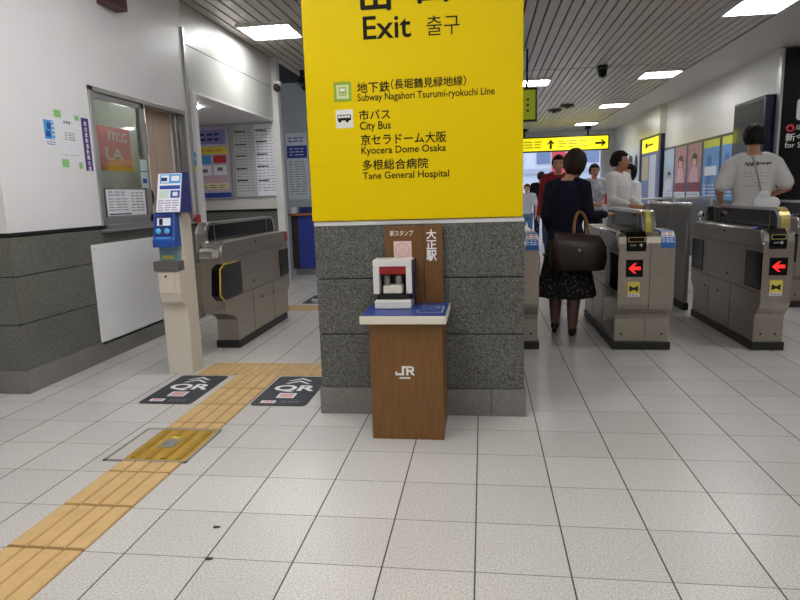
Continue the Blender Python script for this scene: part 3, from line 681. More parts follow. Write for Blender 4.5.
# ================================================================ LEFT WALL THINGS
mb = MB(mat('guard_white', (240, 240, 244), .35)); mb.box(XL, XL+.012, 1.235, 2.72, .125, .892)
for y in (1.26, 1.95, 2.69):
    for z in (.15, .86): mb.cyl((XL+.012, y, z), (XL+.015, y, z), .006, m=ALU)
solo('guard_panel', mb, 'plain white guard panel screwed on the grey granite wall under the window', 'panel', bevel=.003)
# wall plane axes: seen from the room, +Y runs to the right
O = Vector((XL, 0, 0)); U, V = Y3, Z3
mb = MB(PAPER); rect(mb, O, U, V, .878, 1.015, 1.585, 1.772, PAPER); rect(mb, O, U, V, .885, .985, 1.635, 1.762, SKYB, .0017, .0003)
rect(mb, O, U, V, .915, .955, 1.70, 1.745, BLUEP, .002, .0003); rect(mb, O, U, V, .90, .945, 1.65, 1.69, BLUEP, .002, .0003); rect(mb, O, U, V, .96, .995, 1.64, 1.755, PAPER, .002, .0003); lines(mb, O, U, V, .962, .995, 1.64, 1.755, 4, SKYB, .6, .0024, words=1); lines(mb, O, U, V, .90, .99, 1.595, 1.625, 2, BLUEP, .4)
solo('wall_sticker', mb, 'small blue and white notice on the white wall, left of the taped paper', 'notice')
nt_ = thing('notice', (XL, 1.15, 1.46), 'white sheet of paper stuck on the white wall with green tape', 'notice')
mb = MB(PAPER); rect(mb, O, U, V, 1.04, 1.252, 1.49, 1.815, PAPER); lines(mb, O, U, V, 1.09, 1.17, 1.75, 1.78, 1, GRYPRINT, .6); lines(mb, O, U, V, 1.09, 1.21, 1.64, 1.70, 4, GRYPRINT, .35); lines(mb, O, U, V, 1.06, 1.23, 1.535, 1.545, 1, GRYPRINT, .3)
obj('sheet', mb, nt_)
for (a, b, c, d) in ((1.0, 1.07, 1.79, 1.84), (1.215, 1.265, 1.79, 1.825), (1.03, 1.10, 1.455, 1.51), (1.21, 1.25, 1.45, 1.495)):
    m_ = MB(GRNT); rect(m_, O, U, V, a, b, c, d, GRNT, .002, .0005); obj('tape', m_, nt_, label='green tape')
mb = MB(PURP); rect(mb, O, U, V, 1.288, 1.372, 1.438, 1.818, PURP); rg = random.Random(11)
for k in range(9):
    z = 1.790-k*.0405
    for j in range(2): rect(mb, O, U, V, 1.312, 1.350, z-.008-j*.016, z-.003-j*.016, WPRINT, .0018, .0003)
    rect(mb, O, U, V, 1.316+.014*rg.random(), 1.330+.014*rg.random(), z-.026, z+.006, WPRINT, .0018, .0003)
solo('vertical_sticker', mb, 'narrow purple sticker with white vertical lettering beside the office window', 'sticker')
# papers on the window glass
O = Vector((XL-.025, 0, 0))
mb = MB(PAPER); rect(mb, O, U, V, 1.532, 2.10, 1.095, 1.305, PAPER, .001); lines(mb, O, U, V, 1.56, 1.82, 1.25, 1.295, 2, LILAC, .5, .003); lines(mb, O, U, V, 1.56, 1.84, 1.13, 1.24, 5, GRYPRINT, .25, .003); lines(mb, O, U, V, 1.88, 2.08, 1.12, 1.29, 7, GRYPRINT, .3, .003); rect(mb, O, U, V, 1.55, 1.86, 1.103, 1.113, DKPRINT, .003, .0003)
solo('window_notice', mb, 'wide white printed notice at the bottom of the office window pane', 'notice')
O = Vector((XL-.01, 0, 0))
mb = MB(PAPER2); rect(mb, O, U, V, 2.04, 2.15, 1.32, 1.56, mat('pale_blue_card', (190, 212, 216), .5)); rect(mb, O, U, V, 2.06, 2.13, 1.36, 1.40, BLUEP, .0017, .0004); rect(mb, O, U, V, 2.04, 2.15, 1.455, 1.465, GRYPRINT, .0017, .0004)
solo('window_sticker', mb, 'pale blue card stuck low on the window sash, above the wide notice', 'sticker')
# red panel in the office, standing in for a sign reflected in the pane
mb = MB(mat('reflected_red', (250, 160, 164), .5)); O = Vector((-3.4, 0, 0)); mb.box(-3.41, -3.4, 2.15, 2.80, 1.50, 1.90); rect(mb, O, U, V, 2.15, 2.80, 1.50, 1.545, ORANP)
glyphs(mb, 'm:c', O, U, V, 2.44, 2.74, 1.77, 1.86, WPRINT, .02, .002); glyphs(mb, 'LA', O, U, V, 2.38, 2.66, 1.60, 1.71, WPRINT, .02, .002)
solo('reflected_sign', mb, 'red panel with white letters standing in for a reflection in the office pane', 'poster')
t = thing('office_shelf', (-3.6, 2.3, 0), 'grey office cabinet inside the booth behind the window', 'cabinet')
mb = MB(mat('cabinet_grey', (138, 136, 128), .5)); mb.box(-4.3, -3.7, 1.2, 2.9, 0, 1.35); obj('body', mb, t, .004)
for y in (1.25, 1.82, 2.38): obj('door', MB(mat('cabinet_door', (150, 148, 140), .5)).box(-3.7, -3.69, y, y+.5, .1, 1.3), t)
t = thing('window_curtain', (XL-.12, 2.5, 1.0), 'beige folded curtain drawn behind the open half of the office window', 'curtain')
mb = MB(mat('curtain_beige', (190, 170, 154), .8)); n = 22; vs = []
for z in (1.0, 2.04):
    for k in range(n+1): vs.append((XL-.13+.02*math.sin(k*1.7), 2.42+k*.02, z))
mb.add(vs, [(k, k+1, n+2+k, n+1+k) for k in range(n)]); c_ = obj('cloth', mb, t); so = c_.modifiers.new('solid', 'SOLIDIFY'); so.thickness = .006
mb = MB(BLACK); mb.box(XL-.16, XL-.10, 2.30, 2.36, 1.62, 1.90); mb.box(XL-.15, XL-.11, 2.325, 2.335, 1.2, 1.62, ALU); mb.ell((XL-.13, 2.34, 1.24), (.05, .05, .10), BLACK)
solo('intercom_handset', mb, 'dark handset hanging at the middle of the office window opening', 'handset')
mb = MB(REDP); mb.box(XL-.035, XL+.03, 2.955, 3.028, .93, 1.06); mb.box(XL-.02, XL+.015, 2.95, 2.955, .96, 1.03, mat('red_dark', (150, 30, 26), .4))
solo('alarm_box', mb, 'small red box on the white post beside the reader post', 'box', bevel=.004)
mb = MB(SKYB); O = Vector((XL-.05, 3.03, 0)); rect(mb, O, X3, Z3, .03, .085, 1.55, 1.68, SKYB); rect(mb, O, X3, Z3, .03, .085, 1.50, 1.55, YELP); rect(mb, O, X3, Z3, .042, .072, 1.60, 1.64, PAPER, .0017, .0004)
solo('post_sticker', mb, 'small blue and yellow sticker on the white post at the window end', 'sticker')
mb = MB(mat('maroon_box', (92, 58, 54), .5)); mb.box(XL, XL+.10, 1.64, 1.90, 2.70, 3.05); mb.box(XL+.10, XL+.108, 1.66, 1.88, 2.72, 3.03, mat('maroon_dark', (70, 40, 38), .5)); solo('wall_lamp_box', mb, 'maroon box mounted high on the white wall at the top of the photo', 'box', bevel=.004)
# notice boards in the passage
t = thing('notice_board', (-3.83, 5.65, 1.23), 'lilac information poster in a frame, left board on the passage wall', 'notice board')
O = Vector((0, 5.65, 0)); U, V = X3, Z3
mb = MB(ALU); rect(mb, O, U, V, -4.12, -3.545, 1.20, 2.275, ALU, 0, .012); obj('frame', mb, t)
mb = MB(LILAC); O = Vector((0, 5.636, 0)); rect(mb, O, U, V, -4.09, -3.575, 1.23, 2.245, mat('poster_lilac', (196, 180, 206), .5)); rect(mb, O, U, V, -4.05, -3.62, 2.00, 2.20, mat('poster_violet', (140, 132, 190), .5), .0017); lines(mb, O, U, V, -4.0, -3.68, 2.03, 2.17, 2, NAVY, .5, .003)
rect(mb, O, U, V, -4.07, -3.60, 1.86, 1.96, YELP, .0017); lines(mb, O, U, V, -4.04, -3.64, 1.88, 1.94, 1, ORANP, .5, .003); rect(mb, O, U, V, -4.06, -3.86, 1.72, 1.84, SKYB, .0017); rect(mb, O, U, V, -3.82, -3.63, 1.73, 1.84, REDP, .0017)
rect(mb, O, U, V, -4.06, -3.86, 1.56, 1.70, PAPER, .0017); rect(mb, O, U, V, -3.83, -3.63, 1.56, 1.70, PAPER, .0017); rect(mb, O, U, V, -4.0, -3.92, 1.60, 1.65, GRYPRINT, .003); rect(mb, O, U, V, -3.77, -3.69, 1.62, 1.67, GRYPRINT, .003); lines(mb, O, U, V, -4.05, -3.63, 1.45, 1.54, 3, PINKP, .5)
rect(mb, O, U, V, -4.06, -3.62, 1.36, 1.45, mat('poster_cream', (226, 220, 170), .5), .0017); lines(mb, O, U, V, -4.05, -3.63, 1.37, 1.43, 2, GRYPRINT, .4, .003); rect(mb, O, U, V, -4.08, -3.585, 1.24, 1.31, BLUEP, .0017)
obj('poster', mb, t)
t = thing('notice_board', (-3.19, 5.65, 1.23), 'white timetable sheets in a steel frame, right board on the passage wall', 'notice board')
O = Vector((0, 5.65, 0)); mb = MB(ALU); rect(mb, O, U, V, -3.525, -2.855, 1.215, 2.275, ALU, 0, .014); obj('frame', mb, t)
O = Vector((0, 5.634, 0)); mb = MB(PAPER2); rect(mb, O, U, V, -3.50, -3.195, 1.245, 2.245, PAPER2); rect(mb, O, U, V, -3.185, -2.88, 1.245, 2.245, PAPER)
rg = random.Random(4)
for (a, b) in ((-3.48, -3.215), (-3.165, -2.90)):
    lines(mb, O, U, V, a, b, 1.30, 2.20, 22, GRYPRINT, .18, .0018, rg, 4)
    for k in range(5): z = 1.45+k*.17+.04*rg.random(); rect(mb, O, U, V, a, a+.16, z, z+.018, DKPRINT, .0022, .0003)
obj('sheet', mb, t)
mb = MB(PAPER); O = Vector((0, 7.5, 0)); U, V = X3, Z3
t = thing('notice_board', (-3.13, 7.5, 1.18), 'tall white notice with a blue band on the grey wall by the counter', 'notice board')
rect(mb, O, U, V, -3.32, -2.94, 1.18, 2.30, PAPER, 0, .012); O = Vector((0, 7.487, 0)); rect(mb, O, U, V, -3.31, -2.95, 1.88, 2.09, BLUEP); lines(mb, O, U, V, -3.26, -2.98, 1.91, 2.06, 3, PAPER, .3, .0017); lines(mb, O, U, V, -3.28, -2.98, 2.14, 2.24, 2, BLUEP, .4); lines(mb, O, U, V, -3.29, -2.97, 1.25, 1.84, 14, GRYPRINT, .25)
obj('sheet', mb, t)
# service counter
t = thing('service_counter', (-2.5, 6.5, 0), 'blue-fronted counter with an orange wood top past the left gate', 'counter')
obj('top', MB(mat('orange_wood', (170, 110, 62), .45)).box(-2.96, -1.6, 6.26, 6.70, .93, .965), t, .004, label='orange wood top')
obj('front', MB(mat('counter_front_blue', (52, 70, 158), .5)).box(-2.82, -1.62, 6.31, 6.69, .10, .93), t); obj('end_panel', MB(mat('counter_end', (60, 52, 50), .5)).box(-2.94, -2.82, 6.33, 6.69, .10, .93), t); obj('kick', MB(ALU).box(-2.9, -1.64, 6.35, 6.69, 0, .10), t)
mb = MB(NAVY); mb.box(-2.80, -2.62, 6.35, 6.5, .965, 1.06); solo('tray_box', mb, 'dark navy box on the orange counter top', 'box', bevel=.004)
mb = MB(PAPER); mb.box(-2.93, -2.84, 6.35, 6.48, .965, 1.06); solo('paper_stack', mb, 'white stack of leaflets at the left end of the counter', 'leaflets', bevel=.004)
mb = MB(mat('exit_green', (40, 130, 60), .4, emit=.05)); mb.box(-2.68, -2.3, 6.6, 6.66, 2.05, 2.6); mb.box(-2.5, -2.48, 6.62, 6.64, 2.6, HC, BLACK); solo('green_sign', mb, 'green hanging sign peeking out left of the yellow exit sign', 'sign')
mb = MB(BLACK); mb.cyl((-2.7, 6.5, 2.95), (-2.55, 6.35, 2.85), .08, .10); mb.box(-2.72, -2.66, 6.5, 6.56, 2.95, HC); solo('loudspeaker', mb, 'black loudspeaker under the ceiling left of the yellow exit sign', 'loudspeaker')
mb = MB(mat('cctv_brown', (70, 40, 40), .35)); mb.ell((-2.79, 5.585, 2.72), (.05, .06, .06)); mb.cyl((-2.79, 5.60, 2.74), (-2.79, 5.60, 2.80), .055, m=WPRINT); solo('wall_camera', mb, 'small brown dome camera on the white column at the bulkhead end', 'camera')
# ================================================================ CEILING THINGS
lt = thing('ceiling_light', (-2.38, 4.24, HC), 'square fluorescent ceiling light left of the yellow sign', 'ceiling light', 'square ceiling lights')
mb = MB(WHITE_P); c = Vector((-2.38, 4.24, HC))
for (a, b, d, e) in ((-.31, .31, -.31, -.285), (-.31, .31, .285, .31), (-.31, -.285, -.285, .285), (.285, .31, -.285, .285)): mb.box(c.x+a, c.x+b, c.y+d, c.y+e, HC-.035, HC)
obj('frame', mb, lt)
obj('reflector', MB(mat('reflector_grey', (38, 38, 38), .8, spec=.1)).box(c.x-.285, c.x+.285, c.y-.285, c.y+.285, HC-.010, HC-.002), lt)
for k in range(6): xx = c.x-.285+.0475+k*.095; obj('lamp_strip', MB(LIGHTM).box(xx-.029, xx+.029, c.y-.275, c.y+.275, HC-.018, HC-.011), lt)
for (x, y, lab) in ((3.03, 8.44, 'square ceiling light straight over the framed posters, left of the mirror screen'), (3.03, 4.55, 'square ceiling light cut by the top edge of the photo above the mirror screen'), (3.03, 12.2, 'square ceiling light above the white-shirted man, beyond the dome camera'),
                    (3.03, 16.0, 'smallest square ceiling light, near the hanging yellow sign'), (.92, 8.6, 'square ceiling light touching the right edge of the yellow sign'),
                    (.92, 12.6, 'square ceiling light hidden behind the yellow sign, deeper in the hall'), (-1.35, .6, 'added square ceiling light above the reader post, out of the photo'), (-1.35, -3.8, 'added square ceiling light above the left entrance side, out of the photo'),
                    (-1.35, -2.4, 'added square ceiling light left in front of the pillar, out of the photo'), (3.03, .7, 'square ceiling light above the right gates, out of the photo'), (3.03, -3.0, 'square ceiling light on the right near the camera, out of the photo'), (.35, -4.6, 'square ceiling light behind the camera, out of the photo'), (6.2, .7, 'square ceiling light at the far right, out of the photo'), (6.2, 4.55, 'square ceiling light before the black wall, out of the photo'), (-5.2, -2.0, 'square ceiling light far left, out of the photo'), (.5, -1.7, 'added square ceiling light right in front of the pillar, out of the photo'), (-1.35, -1.0, 'added square ceiling light before the office window, out of the photo')):  # unseen left row and pillar-front light added to brighten floor and left wall
    dup(lt, (x, y, HC), lab)
mb = MB(LIGHTM); mb.cyl((-3.3, 3.95, 2.272), (-3.3, 3.95, 2.262), .10); mb.cyl((-3.3, 3.95, 2.275), (-3.3, 3.95, 2.258), .115, m=None); solo('downlight', mb, 'round downlight in the low ceiling of the passage', 'ceiling light')
mb = MB(mat('office_fill', (255, 252, 244), .5, emit=5.0)); mb.box(-3.36, -3.12, 1.3, 2.7, 2.595, 2.615); solo('office_fill_light', mb, 'unseen flat ceiling light added inside the office booth', 'ceiling light')  # unseen light added to brighten the booth and its red panel
mb = MB(BLACK); mb.cyl((1.92, 7.5, HC), (1.92, 7.5, HC-.07), .085); mb.ell((1.92, 7.5, HC-.10), (.075, .075, .085), BLACKG); solo('dome_camera', mb, 'black dome camera on the slatted ceiling', 'camera')
for (x, y) in ((1.75, 12.6), (1.95, 11.9)):
    mb = MB(mat('ceiling_vent', (96, 88, 70), .5)); mb.cyl((x, y, HC), (x, y, HC-.05), .16); mb.cyl((x, y, HC-.05), (x, y, HC-.08), .06); solo('ceiling_fitting', mb, 'small brown round fitting on the ceiling, '+('nearer the yellow hanging sign' if y > 12 else 'nearer the dome camera'), 'ceiling fitting')
# hanging yellow sign at the exit
t = thing('hanging_sign', (2.4, 17, 2.4), 'long lit yellow direction sign hanging over the exit', 'sign')
obj('case', MB(BLACK).box(.75, 3.88, 16.97, 17.12, 2.395, 2.86), t, .01); obj('face', MB(YSIGN).box(.79, 3.84, 16.955, 16.975, 2.435, 2.82), t)
for x in (1.33, 3.25):
    m_ = MB(BLACK); m_.cyl((x, 17.04, 2.86), (x, 17.04, HC), .03); m_.cyl((x, 17.04, HC-.08), (x, 17.04, HC), .10); obj('hanger', m_, t)
O = Vector((0, 16.955, 0)); m_ = MB(INK)
def arrow(mb, c, d, L, w):
    d = Vector(d); c = Vector(c); p = Vector((d.z, 0, -d.x)); y = Vector((0, -.002, 0))
    mb.add([c-d*L/2+p*w/6+y, c+d*(L/2-.02)+p*w/6+y, c+d*(L/2-.02)-p*w/6+y, c-d*L/2-p*w/6+y], [(0, 1, 2, 3)])
    mb.add([c+d*L/2+y, c+d*(L/2-w*.55)+p*w/2+y, c+d*(L/2-w*.8)+p*w/2+y, c+d*(L/2-w*.35)+y, c+d*(L/2-w*.8)-p*w/2+y, c+d*(L/2-w*.55)-p*w/2+y], [(0, 1, 2, 3), (0, 3, 4, 5)])
arrow(m_, (2.13, 16.955, 2.62), (0, 0, 1), .28, .2); arrow(m_, (3.62, 16.955, 2.61), (1, 0, 0), .32, .2); obj('arrow', m_, t)
m_ = MB(mat('olive_print', (140, 130, 30), .5)); lines(m_, O, X3, Z3, 1.0, 1.95, 2.50, 2.75, 3, m_.cur, .3, 0); lines(m_, O, X3, Z3, 2.35, 3.3, 2.50, 2.75, 3, m_.cur, .3, 0); obj('print', m_, t)
t = thing('departure_sign', (.5, 6, 2.15), 'dark-framed green dot sign half hidden behind the yellow sign', 'sign')
obj('case', MB(BLACK).box(.05, .785, 5.98, 6.08, 2.15, 2.605), t, .006); m_ = MB(GSIGN); m_.box(.08, .76, 5.97, 5.982, 2.18, 2.575)
rg = random.Random(2)
for k in range(5):
    for j in range(7): 
        if rg.random() < .6: m_.box(.10+j*.09, .135+j*.09, 5.966, 5.971, 2.21+k*.075, 2.235+k*.075, INK)
obj('face', m_, t)
for x in (.2, .65): obj('hanger', MB(BLACK).cyl((x, 6.03, 2.6), (x, 6.03, HC), .015), t)
# ================================================================ RIGHT WALL THINGS
U, V = -Y3, Z3
bounds = [12.5, 11.65, 10.79, 9.88, 8.95, 8.2]
def blob(mb, O, u, v, a, b, m, d, n=18):
    N_ = U.cross(V).normalized(); mb.add([O+U*(u+a*math.cos(2*math.pi*k/n))+V*(v+b*math.sin(2*math.pi*k/n))+N_*d for k in range(n)], [tuple(range(n))], m)
def figure(mb, O, u, v0, v1, w, hair, cloth, skin, d=.002):
    h = v1-v0; N_ = U.cross(V).normalized()
    mb.add([O+U*(u+a*w)+V*(v0+b*h)+N_*d for a, b in ((-.42, 0), (.42, 0), (.36, .42), (.22, .58), (.08, .62), (-.08, .62), (-.22, .58), (-.36, .42))], [tuple(range(8))], cloth)
    blob(mb, O, u, v0+h*.80, w*.27, h*.20, hair, d+.001); blob(mb, O, u, v0+h*.76, w*.19, h*.15, skin, d+.002); blob(mb, O, u+w*.06, v0+h*.89, w*.22, h*.08, hair, d+.003)
    for e in (-.07, .07): blob(mb, O, u+e*w, v0+h*.77, w*.025, h*.012, hair, d+.004, 8)
PB = mat('poster_blue', (84, 140, 196), .4, noise=.25, nscale=3); PG = mat('poster_greyblue', (168, 186, 204), .4, noise=.2, nscale=4); PR = mat('poster_rose', (176, 126, 126), .45, noise=.3, nscale=6); SKP = mat('poster_skin', (214, 176, 156), .5); PMAR = mat('poster_maroon', (128, 48, 52), .5, noise=.2, nscale=8); PWHT = mat('poster_white', (208, 212, 222), .5)
desc = ['pale blue-white poster in a dark frame, farthest of the wall row', 'rose poster with a portrait in a dark frame, second farthest of the row', 'rose poster with a portrait in a dark frame, third, beside the blue posters', 'blue poster with a yellow top band, left of the man in the white T-shirt', 'blue poster with a yellow top band, touching the man in the white T-shirt', 'dark framed blue poster mostly hidden behind the head of the man in white']
for i in range(5):
    ya, yb = bounds[i], bounds[i+1]; t = thing('framed_poster', (XR, (ya+yb)/2, .90), desc[i], 'poster', 'framed posters on the right wall')
    fr = MB(mat('frame_dark', (30, 36, 40), .3)); O = Vector((XR, 0, 0)); ua, ub = -ya, -yb; za, zb = .885, 2.10
    rect(fr, O, U, V, ua, ub, za, zb, None, 0, .03); obj('frame', fr, t, .004)
    O = Vector((XR-.03, 0, 0)); p = MB(PG); a, b, c, d = ua+.06, ub-.06, za+.06, zb-.05; w = b-a
    base = (PG, PR, PR, PB, PB, PB)[i]; rect(p, O, U, V, a, b, c, d, base, .0005)
    if i == 0: figure(p, O, (a+b)/2+.05, c+.2, d-.5, w*.7, DKPRINT, PWHT, SKP); rect(p, O, U, V, a+.05, a+.3, c+.1, c+.4, PWHT, .002)
    if i in (1, 2): figure(p, O, (a+b)/2, c+.25, d-.18, w*.85, mat('poster_hair', (70, 48, 44), .5), mat('poster_cloth', (206, 170, 176), .5), SKP); rect(p, O, U, V, a, b, c+.12, c+.34, PMAR, .003)
    if i in (0, 1, 2): rect(p, O, U, V, a, b, c, c+.15, PWHT, .004); lines(p, O, U, V, a+.05, b-.05, c+.02, c+.12, 2, GRYPRINT, .3, .006)
    if i > 2:
        rect(p, O, U, V, a, b, d-.14, d, mat('poster_lime', (190, 196, 60), .4), .002); rect(p, O, U, V, a+.1, b-.1, c+.45, c+.62, PWHT, .002); rect(p, O, U, V, a+.25*w, a+.55*w, c+.1, d-.3, mat('poster_deep', (50, 96, 160), .4), .0015); lines(p, O, U, V, a+.08, b-.08, c+.05, c+.3, 4, PWHT, .3, .003)
    obj('print', p, t)
mb = MB(mat('screen_frame', (22, 28, 58), .25)); mb.box(XR-.16, XR, 6.95, 8.10, 1.13, 2.49); t = thing('display_screen', (XR, 7.4, 1.2), 'dark glossy display screen in a navy frame reflecting a ceiling light', 'display'); obj('case', mb, t, .01)
obj('glass', MB(mat('mirror_glass', (150, 154, 154), .08, .9)).box(XR-.165, XR-.16, 7.03, 8.05, 1.19, 2.44), t)
O = Vector((XR, 6.8, 0))
t = thing('platform_sign', (5, 6.85, 0), 'tall black sign wall with white platform lettering at the right edge', 'sign')
obj('board', MB(mat('sign_black', (10, 13, 15), .15)).box(4.30, 7.6, 6.82, 6.9, .0, 3.09), t); obj('edge_strip', MB(ALU).box(4.265, 4.30, 6.8, 6.9, 0, 3.1), t)
O = Vector((0, 6.82, 0)); U, V = X3, Z3
m_ = MB(WPRINT); pts = []
for (ax, az, s) in ((5.26, 2.14, -90), (5.26, 2.34, 0), (4.56, 2.34, 90), (4.56, 2.14, 180)):
    for k in range(5): pts.append((ax+.05*math.cos(R(s+k*22.5)), az+.05*math.sin(R(s+k*22.5))))
m_.prism(pts, 'y', 6.814, 6.82); obj('panel', m_, t, label='white rounded panel')
m_ = MB(mat('loop_red', (226, 60, 76), .5)); 
for k in range(20):
    a, b = 2*math.pi*k/20, 2*math.pi*(k+1)/20; c = Vector((4.44, 6.817, 1.985)); m_.cap(c+Vector((.042*math.cos(a), 0, .042*math.sin(a))), c+Vector((.042*math.cos(b), 0, .042*math.sin(b))), .016, n=6)
obj('line_mark', m_, t, label='red ring mark')
m_ = MB(WPRINT)
for s_, a, b, c, d, bo in (('環状線', 4.52, 4.80, 1.955, 2.03, .0), ('新今宮', 4.385, 4.80, 1.80, 1.915, .01), ('for Shin-Imamiya', 4.385, 5.15, 1.685, 1.785, .0)): glyphs(m_, s_, O, U, V, a, b, c, d, bold=bo, depth=.002)
obj('lettering', m_, t)
# navy poster pillar on the right wall, deeper
t = thing('poster_case', (4.15, 13.3, .6), 'navy-edged poster case with lit yellow arrow panel far along the right wall', 'poster case')
obj('case', MB(mat('case_navy', (20, 26, 50), .3)).box(4.2, XR, 12.55, 14.3, .65, 2.46), t, .01)
O = Vector((4.2, 0, 0)); U, V = -Y3, Z3; m_ = MB(YSIGN); rect(m_, O, U, V, -14.25, -12.75, 2.08, 2.42, YSIGN, .0, .006); obj('light_panel', m_, t, label='lit yellow panel')
m_ = MB(INK); O2 = Vector((4.192, 0, 0)); rect(m_, O2, U, V, -13.9, -13.2, 2.24, 2.28, INK); rect(m_, O2, U, V, -13.9, -13.72, 2.28, 2.32, INK); rect(m_, O2, U, V, -13.9, -13.72, 2.20, 2.24, INK); obj('arrow', m_, t)
m_ = MB(PB); rect(m_, O, U, V, -14.25, -12.75, .72, 2.06, mat('case_poster', (96, 104, 150), .4)); rect(m_, O, U, V, -13.5, -12.9, .75, 2.0, PWHT, .002); rect(m_, O, U, V, -14.2, -13.6, 1.4, 2.0, mat('case_sand', (206, 190, 150), .5), .002); obj('print', m_, t)
mb = MB(PWHT); O = Vector((XR, 0, 0)); rect(mb, O, U, V, -17.0, -14.9, .95, 2.2, PWHT, 0, .01); figure(mb, O, -15.95, 1.0, 2.15, 1.1, DKPRINT, mat('wp_cloth', (190, 196, 212), .5), SKP, .014); blob(mb, O, -15.25, 1.85, .2, .28, DKPRINT, .014)
solo('wall_poster', mb, 'large white poster with a dark-haired portrait behind the white-shirted man', 'poster')
struct('trim_6', MB(mat('post_blue', (70, 80, 110), .4)).box(XR-.1, XR, 14.45, 14.55, 0, 2.5))
struct('pillar_far', MB(mat('pillar_cream', (206, 206, 186), .3)).box(4.15, XR, 12.5, 14.4, 2.46, HC))
# ================================================================ PEOPLE
def hand(mb, wrist, d, n, s=1., curl=.5):
    """palm and five fingers; d along the hand, n out of the back of the hand"""
    d = Vector(d).normalized(); n = Vector(n); n = (n-d*n.dot(d)).normalized(); w = d.cross(n); W0 = Vector(wrist)
    mb.cap(W0, W0+d*.03*s, .024*s, .030*s, 10); 
    for k in range(4): mb.cap(W0+d*.02*s+w*(k-1.5)*.012*s, W0+d*.085*s+w*(k-1.5)*.019*s, .013*s, .0105*s, 8)
    for k, L in enumerate((.070, .078, .073, .056)):
        a = W0+d*.085*s+w*(k-1.5)*.0195*s
        d1 = (d*math.cos(curl*.6)-n*math.sin(curl*.6)).normalized(); d2 = (d*math.cos(curl*1.5)-n*math.sin(curl*1.5)).normalized()
        b = a+d1*L*s*.5; c = b+d2*L*s*.5; mb.cap(a, b, .0095*s, .0088*s, 8); mb.cap(b, c, .0088*s, .0075*s, 8)
    return W0, d, n, w
